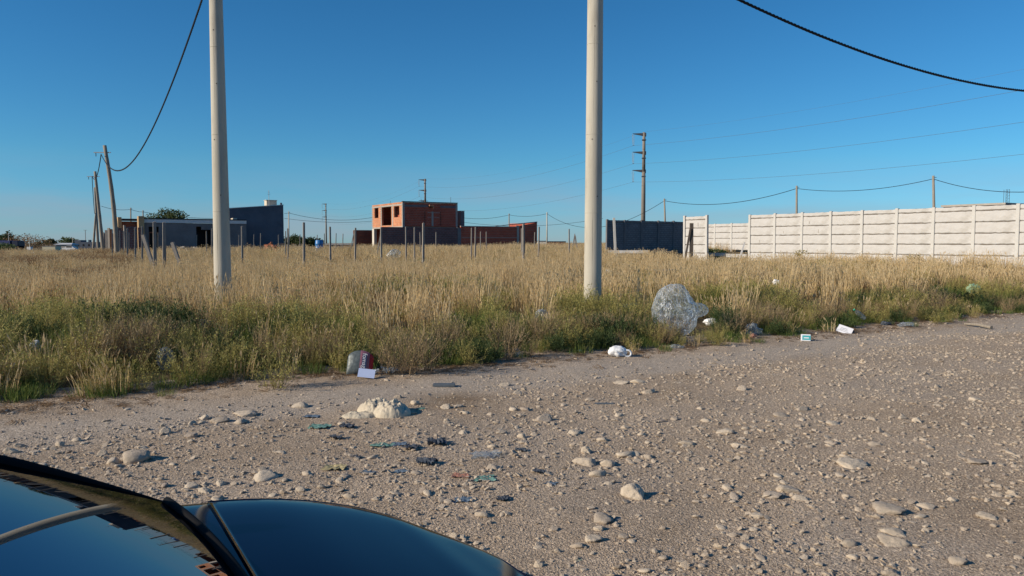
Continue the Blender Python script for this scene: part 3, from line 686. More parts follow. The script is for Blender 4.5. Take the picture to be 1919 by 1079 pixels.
# ------------------------------------------------------------------ utility poles
def pole_base(px, Y):
    p = at(px, 455, Y); return Vector((p.x, p.y, gz(p.x, p.y)))
def concrete_pole(px, Y, r0, r1, H, lean, label):
    b = pole_base(px, Y); t = thing('utility_pole', label, 'utility pole', b, 0, 'round concrete poles at the roadside')
    m = MB(); n = 24; prof = []
    P = [(lean*z, 0, z) for z in np.linspace(-.3, H, 40)]; m.tube(P, list(np.linspace(r0, r1, 40)), 40)
    part('pole_shaft', m, M['concrete'], t, True)
    for z in (1.9, 3.35, 5.0):          # casting rings
        k = (z+.3)/(H+.3); r = r0+(r1-r0)*k; mm = MB(); mm.tube([(lean*z, 0, z-.006), (lean*z, 0, z+.006)], r+.0025, 40); part('casting_ring', mm, M['concrete'], t, True)
    for z, a in ((3.25, -1.9), (4.3, -1.4), (5.3, -1.7), (2.2, -1.2)):   # bolt holes
        k = (z+.3)/(H+.3); r = r0+(r1-r0)*k; mm = MB(); c = Vector((lean*z+math.cos(a)*r, math.sin(a)*r, z)); dn = Vector((math.cos(a), math.sin(a), 0)); mm.tube([c-dn*.01, c+dn*.003], .011, 8); part('bolt_hole', mm, M['void'], t)
    # seam crack running up the camera side
    mm = MB(); a = -1.75 if px > 800 else -1.72; pts_ = []
    for z in np.linspace(.1, H-.5, 90):
        k = (z+.3)/(H+.3); r = r0+(r1-r0)*k; aa = a+.02*math.sin(z*3)+.012*math.sin(z*11); pts_.append((lean*z+math.cos(aa)*(r-.0015), math.sin(aa)*(r-.0015), z))
    mm.tube(pts_, [.0024*(.4+1.2*vnoise(z*1.3, 2.0, 5)) for z in np.linspace(0, 8, 90)], 5); part('seam', mm, M['mortar'], t)
    mm = MB(); mm.tube([(lean*(H-.25), 0, H-.25), (lean*(H-.25)+(.3), .18, H-.25)], .02, 8); mm.tube([(lean*(H-.25), 0, H-.28), (lean*(H-.25), 0, H-.2)], r1+.02, 16); part('cable_bracket', mm, M['steel'], t)
    return b
PL = concrete_pole(416, 14.7, .166, .108, 7.75, -.002, 'left tall round concrete utility pole in the grass in front of the grey building')
PR = concrete_pole(1111, 14.3, .168, .138, 7.75, .003, 'right tall round concrete utility pole in the grass in front of the slate block wall')
def wooden_pole(top, bot, Y, r, label, group, arm=True, bend=0):
    a = at(*bot, Y); a.z = gz(a.x, a.y); b = at(*top, Y)
    t = thing('wooden_pole', label, 'utility pole', a, 0, group); m = MB(); d = b-a; n = 14
    P = [Vector((0, 0, -.2))]+[d*k+Vector((math.sin(k*math.pi)*bend, 0, 0)) for k in np.linspace(0.02, 1, n)]
    m.tube(P, [r*(1-.35*k) + r*.05*math.sin(k*40) for k in np.linspace(0, 1, n+1)], 10); part('pole_shaft', m, M['wood'], t, True)
    if arm:
        mm = MB(); q = d*.94; mm.box(-.75, .35, -.03, .03, q.z-.03, q.z+.03, Matrix.Translation((q.x, q.y, 0))); part('crossarm', mm, M['steel'], t)
        mm = MB(); mm.tube([(q.x-.62, q.y, q.z+.02), (q.x-.62, q.y, q.z-.25)], .025, 6); part('cable_clamp', mm, M['cable'], t)
    return a, b
gL = 'leaning wooden poles left of the unfinished buildings'
wooden_pole((196, 272.5), (219, 474), 50, .17, 'nearest and tallest leaning wooden pole on the left, carrying the drooping cable', gL, bend=.15)
wooden_pole((178, 321), (194, 467), 68, .17, 'second leaning wooden pole from the tallest one on the left', gL)
wooden_pole((177.6, 351), (184.5, 468), 87, .17, 'third and shortest leaning wooden pole on the left', gL, arm=False)
wooden_pole((179.5, 399), (173.5, 467), 84, .14, 'slanting wooden prop standing left of the leaning wooden poles', gL, arm=False)

def sag_line(a, b, sag, n=40):
    return [Vector(a)*(1-t)+Vector(b)*t - Vector((0, 0, 4*sag*t*(1-t))) for t in np.linspace(0, 1, n)]
def twisted(name, a, b, sag, r, label, pitch=.35):
    L = (Vector(b)-Vector(a)).length; n = int(L/pitch*7); P = sag_line(a, b, sag, n); m = MB()
    for s in range(3):
        Q = []
        for i, p in enumerate(P):
            th = 2*math.pi*(i/7.0) + s*2.094
            Q.append(p + Vector((-.5*math.cos(th)*r, .85*math.cos(th)*r, math.sin(th)*r)) if False else p + Vector((.6*math.cos(th)*r, -.6*math.cos(th)*r, math.sin(th)*r)))
        m.tube(Q, r*.85, 5)
    return solo(name, m, M['cable'], label, 'cable', smooth=True)
A0 = Vector((PL.x+.1, PL.y+.2, 7.55)); A1 = at(189.5, 289, 50)
twisted('twisted_cable', A0, A1, 2.5, .019, 'black twisted cable drooping from the left concrete pole to the leaning wooden pole')
B0 = Vector((PR.x+.1, PR.y+.1, 7.45)); B1 = Vector((PR.x+26*.857, PR.y+26*.515, 7.55))
twisted('twisted_cable', B0, B1, 1.56, .019, 'black twisted cable sagging from the right concrete pole across the upper right sky')
A2 = at(172.5, 330, 68); A3 = at(176, 372, 87)
def cable(name, P, r, label, mat='cable', cat='cable', group=None):
    return solo(name, MB().tube(P, r, 5), M[mat], label, cat, group)
cable('overhead_cable', sag_line(A1, A2, .8), .03, 'black cable between the two nearest leaning wooden poles')
cable('overhead_cable', sag_line(A2, at(178, 400, 87), 1.0), .03, 'black cable between the second and third leaning wooden poles')
# far low-voltage line
LV = [('245', 245, 389, 129), ('268', 268, 394, 132), ('541', 541, 396, 142), ('954', 954, 400, 155), ('1025', 1025, 397.5, 147), ('1245', 1245, 372, 101), ('1493', 1493, 348, 80), ('1749', 1749, 329, 67)]
labs = {245: 'dark pole rising behind the left end of the grey building', 268: 'thin pole just left of the round tree', 541: 'slim pale pole right beside the dark blue building', 954: 'short pole showing behind the sloping end of the brick yard wall', 1025: 'pale slim pole right of the brick yard wall', 1245: 'short leaning wooden pole behind the slate block wall', 1493: 'thin wooden pole behind the left part of the white panel wall', 1749: 'thicker wooden pole behind the middle of the white panel wall'}
tops = {}
for _, px, py, Y in LV:
    tp = at(px, py, Y); bt = at(px+(3 if px in (1245, 1749) else 0), 455, Y); bt.z = gz(bt.x, bt.y)
    t = thing('wooden_pole', labs[px], 'utility pole', bt, 0, 'distant line of low poles'); d = tp-bt
    part('pole_shaft', MB().tube([(0, 0, -.3), d*.5, d], [.14, .12, .10], 8), M['wood' if px not in (541, 1025) else 'concrete'], t, True)
    part('cable_hook', MB().tube([d*.975, d*.975+Vector((.28, 0, .02))], .025, 5), M['steel'], t); tops[px] = tp+Vector((0, 0, -.28))
pairs = [((190, 386, 125), 245, .3), (245, 268, .1), (268, (440, 409, 140), .4), ((533, 400, 140), 541, .02), (541, (700, 407, 150), .9), ((860, 407, 152), 954, .5), (954, 1025, .4), (1025, 1245, 3.1), (1245, 1493, 1.0), (1493, 1749, .6), (1749, (2150, 318, 50), 1.3)]
for a, b, sg in pairs:
    pa = tops[a] if a in tops else at(*a); pb = tops[b] if b in tops else at(*b)
    nm = {True: 'pole', False: 'line'}[True]
    la = labs[a][:200] if a in labs else None
    txt = {(245): 'thin black wire left of the dark pole behind the grey building', 268: 'thin black wire in front of the round tree', }
    LBL = ['thin wire between the leaning poles and the dark pole behind the grey building', 'short wire between the two poles left of the round tree', 'thin wire passing the round tree towards the dark blue building', 'short wire end reaching the slim pole beside the dark blue building', 'thin wire between the slim pale pole and the two storey brick house', 'thin wire from the brick house to the short pole behind the yard wall', 'thin wire between the yard wall pole and the pale slim pole', 'thin wire passing behind the right concrete pole', 'thin wire above the slate block wall and the gap', 'thin wire above the left half of the white panel wall', 'thin wire above the right end of the white panel wall']
    cable('overhead_wire', sag_line(pa, pb, sg, 24), .032 if pa.y > 90 else .026, LBL[pairs.index((a, b, sg))], 'cable', 'wire')
for (a, b, sg, lab) in (((533, 409, 150), (700, 414, 160), .5, 'lower thin wire between the dark blue building and the brick house'), ((860, 415, 158), (1130, 409, 150), 1.2, 'lower thin wire right of the brick house')):
    cable('overhead_wire', sag_line(at(*a), at(*b), sg, 24), .03, lab, 'cable', 'wire')

# ------------------------------------------------------------------ high voltage pylons
PY = [(1207, 248, 110, 1), (796.5, 335, 191, 1), (610.5, 381, 308, 1)]
pyl = []
plab = ['tall dark pylon with three crossarms behind the slate block wall', 'pylon top with two crossarms visible above the brick house', 'distant pylon between the dark blue building and the brick house']
K = 110/FPX
att = []
for i, (px, py, Y, _) in enumerate(PY):
    tp = at(px, py, Y); b = Vector((tp.x, tp.y, gz(tp.x, tp.y))); H = tp.z-b.z
    t = thing('power_pylon', plab[i], 'pylon', b, 0, 'high voltage line pylons')
    part('mast', MB().tube([(0, 0, -.5), (0, 0, H*.5), (0, 0, H-5.6)], [.33, .29, .25], 12), M['pylonconcrete'], t, True)
    part('mast_top', MB().tube([(0, 0, H-5.6), (0, 0, H)], [.25, .2], 12), M['pylonconcrete'], t, True)
    aa = []
    for k in range(3):
        z = H-.2-k*2.6; mm = MB(); mm.add([(-1.62, -.05, z+.05), (.3, -.16, z+.12), (.3, .16, z+.12), (-1.62, .05, z+.05), (-1.62, -.05, z-.02), (.3, -.16, z-.38), (.3, .16, z-.38), (-1.62, .05, z-.02)], [(0, 1, 2, 3), (7, 6, 5, 4), (0, 4, 5, 1), (1, 5, 6, 2), (2, 6, 7, 3), (3, 7, 4, 0)])
        part('crossarm', mm, M['pylonarm'], t)
        for dx in (-.12, .12):
            mm = MB(); mm.tube([(-1.55+dx, 0, z), (-1.5+dx*.6, 0, z-1.6)], .022, 5)
            for q in range(7): mm.tube([(-1.54+dx*(1-.05*q), 0, z-.2-q*.18), (-1.54+dx*(1-.05*q), 0, z-.26-q*.18)], .05, 6)
            part('insulator', mm, M['insulator'], t)
        mm = MB(); mm.tube([(-1.62, 0, z-1.62), (-1.4, 0, z-1.62)], .03, 5); part('wire_clamp', mm, M['pylonarm'], t)
        mm = MB(); mm.box(-.27, .27, -.27, .27, z-.95, z-.8); part('collar', mm, M['pylonarm'], t)
        aa.append(b+Vector((-1.5, 0, z-1.66)))
    aa.append(b+Vector((0, 0, H+.1))); att.append(aa)
d = att[0][0]-att[1][0]
pre = [p+Vector((41, -81, 0)) for p in att[0]]
nx = [p+Vector((-66, 145, 0)) for p in att[2]]
wl = ['top', 'middle', 'lowest', 'earth']
for k in range(4):
    r = .013 if k < 3 else .007
    cable('power_line', sag_line(pre[k], att[0][k], 1.6), r, '%s high voltage wire crossing the sky right of the tall pylon' % wl[k], 'wire', 'wire')
    cable('power_line', sag_line(att[0][k], att[1][k], 2.2), r, '%s high voltage wire between the tall pylon and the brick house' % wl[k], 'wire', 'wire')
    cable('power_line', sag_line(att[1][k], att[2][k], 2.6), r*1.2, '%s high voltage wire left of the brick house' % wl[k], 'wire', 'wire')

# ------------------------------------------------------------------ precast panel walls
def panel_mesh(w, h, th, seed, mat):
    g = np.random.default_rng(seed); n = 11; xs = np.linspace(0, w, n)
    lo = g.uniform(0, .024, n); hi = h-g.uniform(0, .024, n); m = MB(); V = []; ch = .022
    for i, x in enumerate(xs):
        V += [(x, -th/2+ch, lo[i]), (x, -th/2, lo[i]+.02+g.uniform(0, .012)), (x, -th/2, hi[i]-.02-g.uniform(0, .012)), (x, -th/2+ch, hi[i]), (x, th/2, hi[i]), (x, th/2, lo[i])]
    F = []
    for i in range(n-1):
        for k in range(6): j = (k+1) % 6; F.append((i*6+k, (i+1)*6+k, (i+1)*6+j, i*6+j))
    F += [tuple(range(5, -1, -1)), tuple((n-1)*6+k for k in range(6))]
    m.add(V, F); me = m.mesh('panel'); me.materials.append(mat); return me
def panel_wall(name, A, B, n, rows, label, pm, qm, capH=.2, rowH=.455, top=None, base=None, lean=0, skip=()):
    A = Vector(A); B = Vector(B); d = B-A; L = d.length; rz = math.atan2(d.y, d.x); w = L/n
    z0 = top-capH-rows*rowH
    t = thing(name, label, 'wall', (A.x, A.y, z0), rz)
    hs = [rowH]*rows+[capH]
    var = {h: [panel_mesh(w-.13, h-.012, .05, 7+k, pm) for k in range(4)] for h in set(hs)}
    pmh = MB(); Ht = sum(hs); pmh.bevbox(-.07, .07, -.075, .06, -.6, Ht+.03, .012); pme = pmh.mesh('post'); pme.materials.append(qm)
    back = MB(); back.box(.03, w-.03, .0, .018, .0, Ht-.02); bme = back.mesh('mortar_joint'); bme.materials.append(M['mortar'])
    for i in range(n+1):
        o = link('post', pme, parent=t, loc=(i*w, 0, random.uniform(-.02, .02))); o.rotation_euler = (random.gauss(0, .006), random.gauss(0, .006), 0)
    for i in range(n):
        z = 0; link('mortar_joint', bme, parent=t, loc=(i*w, .0, 0))
        for h in hs:
            if name == 'panel_wall' and rows == 5 and h > .3 and random.random() < .26:
                mk = MB(); wx_ = random.uniform(.2, w-.35); mk.box(wx_, wx_+.035, -.0335, -.0315, z+.1, z+.1+random.uniform(.12, .26)); part('repair_mark', mk, M['slab'], t, loc=(i*w+.065, 0, 0))
            link('panel', random.choice(var[h]), parent=t, loc=(i*w+.065, random.gauss(0, .005)-.005, z+.006)); z += h
    return t
def ptv(px, Y): p = at(px, 455, Y); return Vector((p.x, p.y, 0))
near_end = ptv(1907, 29.6); dirn = Vector((-.515, .857, 0)); far_end = near_end + dirn*13.3
ext = near_end - dirn*(13.3/8*5)
panel_wall('panel_wall', far_end, ext, 13, 5, 'long sunlit off white precast panel wall along the right side of the field', M['panel'], M['panelpost'], top=3.1)
a = ptv(1325, 41.0); b = a+dirn*1.68
panel_wall('panel_wall', b, a, 1, 5, 'single free standing bay of off white precast panels beside the slate block wall', M['panel'], M['panelpost'], top=3.06)
a = ptv(1404, 56) ; b = a+dirn*6.8
panel_wall('panel_wall', b, a-dirn*3.4, 6, 4, 'low pale panel wall seen farther back through the gap', M['panel'], M['panelpost'], top=3.07, rowH=.44, capH=.25)
# slate wall along u
a = ptv(1137, 50); b = ptv(1290, 54.7)
panel_wall('panel_wall', a, b, 5, 1, 'shaded slate grey block patterned wall left of the white free standing bay', M['bluepanel'], M['grey_render'], top=3.12, capH=.18, rowH=2.1)
# small stuff near the gap
def stick(name, p0, p1, r, mat, label, cat, n=4, group=None):
    a = Vector(p0); m = MB(); m.tube([(0, 0, 0), Vector(p1)-a], r, n); return solo(name, m, M[mat], label, cat, group, loc=a)
def gp(px, Y, dz=0): p = at(px, 455, Y); return Vector((p.x, p.y, gz(p.x, p.y)+dz))
stick('leaning_post', gp(1154.5, 44, -.2), at(1150.5, 408, 44), .09, 'panelpost', 'pale concrete post leaning against the slate block wall', 'post')
stick('wooden_post', gp(1296, 37, -.2), at(1296, 418, 37), .11, 'darkwood', 'thick dark wooden post in front of the free standing white bay', 'post')
stick('wooden_brace', gp(1283, 37, 0), at(1294, 428, 36.9), .06, 'darkwood', 'slanting brace leaning on the thick dark wooden post', 'brace')
m = MB(); m.box(-.9, .9, -.03, .03, -.02, .5); o = solo('fallen_panel', m, M['panel'], 'concrete panel leaning on edge at the gap before the long white wall', 'panel', loc=gp(1384, 36, .1), rotz=.3); o.rotation_euler = (.5, -.95, .9)
for (p0, p1, Y, lab) in ((1325, 1362, 42, 'pale concrete beam lying on the ground across the left of the gap'), (1362, 1400, 40.5, 'pale concrete beam lying on the ground across the right of the gap'), (1140, 1215, 47, 'long pale kerb beam lying before the slate block wall')):
    a = gp(p0, Y, .34); b = gp(p1, Y-.5, .34); m = MB(); m.tube([(0, 0, 0), b-a], .13, 4); solo('concrete_beam', m, M['panel'], lab, 'beam', loc=a)

# ------------------------------------------------------------------ field fence posts
FP = [ # px, top y, label, thin?
 (289, 416, 'thick concrete post with a slanting brace in front of the dark doorway', 2),
 (306.5, 417, 'thick concrete post right of the dark doorway', 2),
 (265, 424, 'narrow post in front of the lit pillar of the grey building', 1),
 (252.5, 426, 'narrow post before the unfinished grey block wall', 1),
 (241, 436, 'short post at the left of the unfinished grey block wall', 0),
 (238, 428, 'tall narrow post at the left end of the grey block wall', 1),
 (231, 433, 'thin post between the nearest leaning pole and the grey block wall', 0),
 (224, 432, 'thin post right beside the foot of the nearest leaning pole', 0),
 (209, 430, 'thin post left of the nearest leaning pole', 0),
 (281, 440, 'short thin post standing in the dark doorway opening', 0),
 (296, 436, 'thin post between the two thick concrete posts', 0),
 (367.5, 440, 'short thin post before the rubble at the grey building', 0),
 (387, 433, 'thin post left of the left concrete pole', 0),
 (396, 428, 'taller thin post just left of the left concrete pole', 0),
 (447, 440, 'short thin post right of the left concrete pole', 0),
 (453, 424, 'stout post right of the left concrete pole', 1),
 (475, 439, 'thin post in front of the left half of the dark blue building', 0),
 (487.5, 437, 'thin post before the middle of the dark blue building', 0),
 (522.5, 440, 'thin post before the right end of the dark blue building', 0),
 (534.5, 433, 'thin post at the right corner of the dark blue building', 0),
 (539.5, 428, 'taller post just right of the dark blue building', 0),
 (561.5, 439, 'thin post in front of the distant dark trees', 0),
 (569, 417, 'tallest stout field post between the dark blue building and the brick house', 1),
 (594, 440, 'short thin post left of the blue barrel', 0),
 (608, 437.5, 'thin post right of the blue barrel', 0),
 (619, 425, 'stout post midway between the blue barrel and the brown wall', 1),
 (628.5, 437, 'thin post over the long low shed roof', 0),
 (641.5, 438, 'thin post left of the slanted wooden prop', 0),
 (665, 427, 'stout post at the left end of the brown brick wall', 1),
 (714.5, 426, 'post in front of the ground floor opening of the brick house', 1),
 (761, 425, 'post in front of the brick house corner', 0),
 (776.5, 426, 'post left of the stout post before the brick house', 0),
 (788, 435, 'short post just left of the stout post before the brick house', 0),
 (792.5, 418, 'stout nearest post before the middle of the brick house', 1),
 (817, 435, 'short post before the dark block yard wall', 0),
 (883, 427, 'left post of the pair before the red brick yard wall', 0),
 (890, 425.5, 'right pale post of the pair before the red brick yard wall', 0),
 (900.5, 434, 'short post right of the pair before the red brick yard wall', 0),
 (911.5, 434, 'short post before the middle of the red brick yard wall', 0),
 (978, 428, 'thin post touching the stout one at the end of the yard wall', 0),
 (981.5, 419.5, 'stout post at the end of the red brick yard wall', 1),
 (1001, 435, 'short thin post right of the yard wall', 0),
 (1009, 425, 'post halfway between the yard wall and the pale slim pole', 0),
 (1067, 429, 'post left of the braced post near the right concrete pole', 0),
 (1077.5, 438, 'short braced post just left of the right concrete pole', 0),
]
SQ = [(math.cos(A_UV)*a-math.sin(A_UV)*b, math.sin(A_UV)*a+math.cos(A_UV)*b) for a, b in ((-1, -1), (1, -1), (1, 1), (-1, 1))]
for px, ty, lab, th in FP:
    Y = .80*FPX/(455-ty); Y = max(26, min(Y, 72)); p = gp(px, Y); tp = at(px+random.uniform(-1, 1.5), ty, Y)
    r = {0: .030, 1: .042, 2: .062}[th]
    m = MB(); d = tp-p; q = Vector((d.x, d.y, 0)); k = 8
    m.add([(sx*r, sy*r, -.2) for sx, sy in SQ]+[(q.x+sx*r*.9, q.y+sy*r*.9, d.z) for sx, sy in SQ]+[(q.x, q.y, d.z+r*.5)], [(0, 1, 5, 4), (1, 2, 6, 5), (2, 3, 7, 6), (3, 0, 4, 7), (4, 5, 8), (5, 6, 8), (6, 7, 8), (7, 4, 8)])
    solo('fence_post', m, M['post'], lab, 'post', 'posts standing in the field', loc=p)
for (p0, p1, Y, lab) in (((292, 478), (268, 440), 30.5, 'slanting brace leaning on the thick post at the dark doorway'), ((344, 484), (323, 454), 30, 'slanting brace rising to the right of the two thick posts'), ((1071, 460), (1077, 441), 56, 'left brace of the short braced post'), ((1083, 459), (1078, 441), 56, 'right brace of the short braced post'), ((704, 460), (714, 436), 48, 'thin brace leaning on the post at the brick house opening'), ((655, 458), (663, 438), 60, 'slanted wooden prop left of the brown brick wall')):
    a = at(*p0, Y); b = at(*p1, Y); a.z = min(a.z, gz(a.x, a.y)); stick('brace', a, b, .05 if Y > 35 else .085, 'post', lab, 'brace')

# ------------------------------------------------------------------ buildings
def local_frame(px, Y, z=None): p = at(px, 455, Y); return Vector((p.x, p.y, gz(p.x, p.y) if z is None else z))
def wall_open(L, z0, z1, th, ops, facing):
    """wall along local axis from 0..L with rectangular openings; facing 'x' : plane x in [0,th], runs along y ; 'y': plane y in [0,th] runs along x"""
    m = MB(); xs = sorted({0, L, *[o[0] for o in ops], *[o[1] for o in ops]}); 
    for a, b in zip(xs[:-1], xs[1:]):
        cuts = sorted([(o[2], o[3]) for o in ops if o[0] <= a+1e-6 and o[1] >= b-1e-6]); z = z0
        for (c, d) in cuts+[(z1, z1)]:
            if c > z+1e-4:
                if facing == 'x': m.box(0, th, a, b, z, c)
                else: m.box(a, b, 0, th, z, c)
            z = d
    return m
# two storey brick house: origin at the near corner
O = local_frame(755, 84, 0)
h = thing('brick_house', 'unfinished two storey red brick house with open window holes in the middle distance', 'house', O, A_UV)
g0 = .6; zs, zr = 3.25, 6.12
OPS = [(.93, 2.47, 4.47, 5.72), (3.3, 6.25, 3.62, 5.75), (7.3, 8.6, 4.55, 5.75)]
litbrick = brickmat('sunlit_hollow_brick', (.62, .25, .115), (.52, .175, .08), (.54, .37, .25))  # brighter copy of the house brick, sunlight put into its colour
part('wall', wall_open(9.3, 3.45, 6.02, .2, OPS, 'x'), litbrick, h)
lw = 6.75
m = wall_open(lw, 3.45, 6.0, .2, [(3.15, 3.6, 5.55, 5.85)], 'y'); part('wall', m, M['brick'], h)
m = MB(); m.box(0.2, lw, 9.1, 9.3, g0, 6.0); m.box(lw-.2, lw, .2, 9.1, g0, 6.0); part('wall', m, M['brick'], h, label='rear and far side brick walls')
m = MB(); m.box(1.9, 2.1, 3.0, 6.6, 3.45, 6.0); part('wall', m, M['brick'], h, label='brick wall at the back of the recessed balcony')
m = MB(); m.box(.2, lw-.2, .2, 9.1, zs, 3.45); part('floor_slab', m, M['slab'], h)
m = MB(); m.box(.2, lw-.2, .2, 9.1, 5.85, 6.0); part('roof_slab', m, M['slab'], h)
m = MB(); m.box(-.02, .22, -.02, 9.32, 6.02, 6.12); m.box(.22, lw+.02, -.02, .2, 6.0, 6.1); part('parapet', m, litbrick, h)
m = MB(); m.box(-.03, lw+.04, -.05, .23, 6.12, 6.2); part('coping', m, M['black'], h)
for (x0, x1, y0, y1) in ((-.025, .22, -.03, .2), (-.02, .1, 2.75, 3.02), (-.02, .1, 6.28, 6.55), (-.02, .2, 9.1, 9.325), (lw-.22, lw+.02, -.02, .1)):
    m = MB(); m.box(x0, x1, y0, y1, 3.46, 6.01); part('column', m, M['slab'], h)
m = MB(); m.box(-.03, .24, -.04, 9.33, 3.28, 3.452); part('ring_beam', m, M['slab'], h)
m = MB(); m.box(-.022, .0-.002, -.02, 9.2, 5.76, 5.93); part('lintel', m, M['slab'], h)
m = MB(); m.box(.3, 3.1, -.012, -.002, 5.6, 5.82); m.box(4.6, lw-.1, -.012, -.002, 5.58, 5.8); part('lintel', m, M['grey_render'], h)
m = MB(); m.box(3.5, 3.72, -.015, -.002, 3.5, 5.1); m.box(3.0, 4.5, -.015, -.002, 4.98, 5.03); m.box(3.0, 4.5, -.015, -.002, 4.45, 4.49); part('conduit_chase', m, M['slab'], h)
for xx_ in (2.6, 4.55):
    m = MB()
    for q in range(8): m.box(xx_, xx_+.14, -.01, -.002, 3.6+q*.2, 3.7+q*.2)
    part('brick_tie', m, M['void'], h)
for yy_ in (6.7, 9.36):
    m = MB()
    for q in range(9): m.box(-.035, .1, yy_-.12, yy_+.04, 3.6+q*.27, 3.72+q*.27)
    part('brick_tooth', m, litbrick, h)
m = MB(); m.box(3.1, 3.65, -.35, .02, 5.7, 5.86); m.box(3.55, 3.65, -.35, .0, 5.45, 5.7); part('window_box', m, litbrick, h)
m = MB(); m.box(-.5, .05, .4, 3.2, 2.85, 3.27); part('balcony_slab', m, M['whiteblock'], h)
m = MB(); m.box(-.05, .3, 8.7, 9.32, g0, 3.27); part('pillar', m, M['whiteblock'], h)
m = MB(); m.box(2.6, 2.75, .2, 9.0, g0, 3.2); part('inner_wall', m, M['brownbrick'], h)
m = MB(); m.box(-.02, .2, -.02, 4.4, g0, 3.26); part('wall', m, M['greyblock'], h, label='grey block ground floor wall')
m = MB(); m.box(.3, lw-.3, .05, .2, g0, 3.2); part('wall', m, M['greyblock'], h)
for q, (x, y) in enumerate(((2.5, .6), (4.4, 3), (6.5, 1.2), (1.0, 6))):
    m = MB(); m.tube([(x, y, 6.0), (x, y, 6.0+(.55 if q != 2 else .9))], .02, 4); part('rebar', m, M['darkwood'], h)
# annex right of the house
O2 = local_frame(863.5, 88.5, 0); an = thing('annex_block', 'pale rendered water tower block attached behind the right side of the brick house', 'building', O2, A_UV)
m = MB(); m.box(0, .45, 0, 1.0, g0, 5.25); part('wall', m, M['whiteblock'], an)
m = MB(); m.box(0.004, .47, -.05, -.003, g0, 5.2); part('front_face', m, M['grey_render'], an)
m = MB(); m.box(-.03, .5, -.06, 1.03, 5.25, 5.33); part('coping', m, M['slab'], an)
# yard walls
O3 = local_frame(716, 80, 0); yw = thing('yard_wall', 'low dark block and red brick yard wall in front of the brick house', 'wall', O3, A_UV)
m = MB(); m.box(0, 8.9, 0, .18, g0-.2, 3.28); part('block_section', m, M['greyblock'], yw)
m = MB(); m.box(8.9, 9.3, -.03, .2, g0-.2, 3.3); part('pillar', m, M['grey_render'], yw)
m = MB(); m.box(9.3, 16.6, 0, .18, g0-.2, 3.42); part('brick_section', m, M['brick'], yw)
m = MB(); m.box(9.3, 16.6, -.02, .2, 3.42, 3.5); part('coping', m, M['slab'], yw)
m = MB(); m.box(9.35, 16.6, -.012, -.002, 2.2, 2.24); part('mortar_course', m, M['slab'], yw)
m = MB(); m.box(16.6, 16.9, -.03, .2, g0-.2, 3.6); part('pillar', m, M['slab'], yw)
m = MB(); m.add([(16.9, 0, g0-.2), (19.4, 0, g0-.2), (19.4, 0, 4.0), (16.9, 0, 3.55), (16.9, .2, g0-.2), (19.4, .2, g0-.2), (19.4, .2, 4.0), (16.9, .2, 3.55)], [(0, 1, 2, 3), (7, 6, 5, 4), (3, 2, 6, 7), (0, 3, 7, 4), (1, 5, 6, 2)]); part('brick_section', m, M['brick'], yw)
m = MB(); m.add([(13.8, -.02, 3.5), (19.42, -.02, 4.0), (19.42, .22, 4.0), (13.8, .22, 3.5), (13.8, -.02, 3.55), (19.42, -.02, 4.12), (19.42, .22, 4.12), (13.8, .22, 3.55)], [(0, 3, 2, 1), (4, 5, 6, 7), (0, 1, 5, 4), (1, 2, 6, 5), (2, 3, 7, 6), (3, 0, 4, 7)]); part('sloping_coping', m, M['grey_render'], yw)
m = MB(); m.box(19.2, 19.4, .2, 6, g0-.2, 4.0); part('side_wall', m, M['brick'], yw)
O4 = local_frame(663, 93, 0); m = MB(); m.box(0, 3.2, 0, .18, -.2+g0, 3.1); bw = thing('brown_wall', 'plain brown brick wall left of the two storey brick house', 'wall', O4, A_UV); part('brick_section', m, M['brownbrick'], bw)
m = MB(); m.box(-.02, 3.2, -.02, .2, 3.1, 3.18); part('coping', m, M['slab'], bw)
# grey single storey building on the left
O5 = local_frame(268, 70, 0); gb = thing('grey_building', 'low unfinished grey rendered building with a white roof fascia on the left', 'building', O5, A_UV)
LB = 9.2
part('wall', wall_open(LB, .2, 3.45, .2, [(.5, 1.35, .2, 3.1), (4.6, 5.05, .2, 3.15), (5.05, 5.9, .2, 2.85)], 'y'), M['grey_render'], gb)
m = MB(); m.box(.45, 1.4, .5, .6, .2, 3.2); m.box(4.5, 6.0, .9, 1.0, .2, 3.2); part('door_opening', m, M['void'], gb)
m = MB(); m.box(.52, 1.33, .1, .16, 2.5, 2.62); m.box(.52, .58, .1, .16, .2, 2.6); part('door_frame', m, M['brownbrick'], gb)
m = MB(); m.box(.15, LB, -.08, .3, 3.47, 3.78); part('roof_fascia', m, M['fascia'], gb)
m = MB(); m.box(.1, LB, -.12, 6.0, 3.79, 3.88); part('roof_edge', m, M['black'], gb)
m = MB(); m.box(LB-.2, LB, .21, 6, .2, 3.45); m.box(0.21, LB, 5.8, 6, .2, 3.45); m.box(0, .2, .21, 6, .2, 3.45); part('wall', m, M['grey_render'], gb)
for (x0, x1, y0, y1, z1, mt) in ((-.35, .12, -.35, 1.0, 4.05, 'lightbrick'), (-1.9, -1.6, 1.5, 3.4, 3.98, 'lightbrick')):
    m = MB(); m.box(x0, x1, y0, y1, .2, z1); part('pillar', m, M['tan'], gb)
m = MB(); m.box(-1.58, -.2, 1.8, 1.95, 2.2, 3.6); m.box(-1.58, -.2, 1.8, 2.1, .2, 2.2); part('porch_wall', m, M['brownbrick'], gb)
m = MB(); m.box(-1.6, .1, 1.5, 4, 3.7, 3.85); part('porch_roof', m, M['black'], gb)
m = MB(); m.box(-.42, .0, -.42, -.352, .2, 3.0); part('pillar_face', m, M['greyblock'], gb)
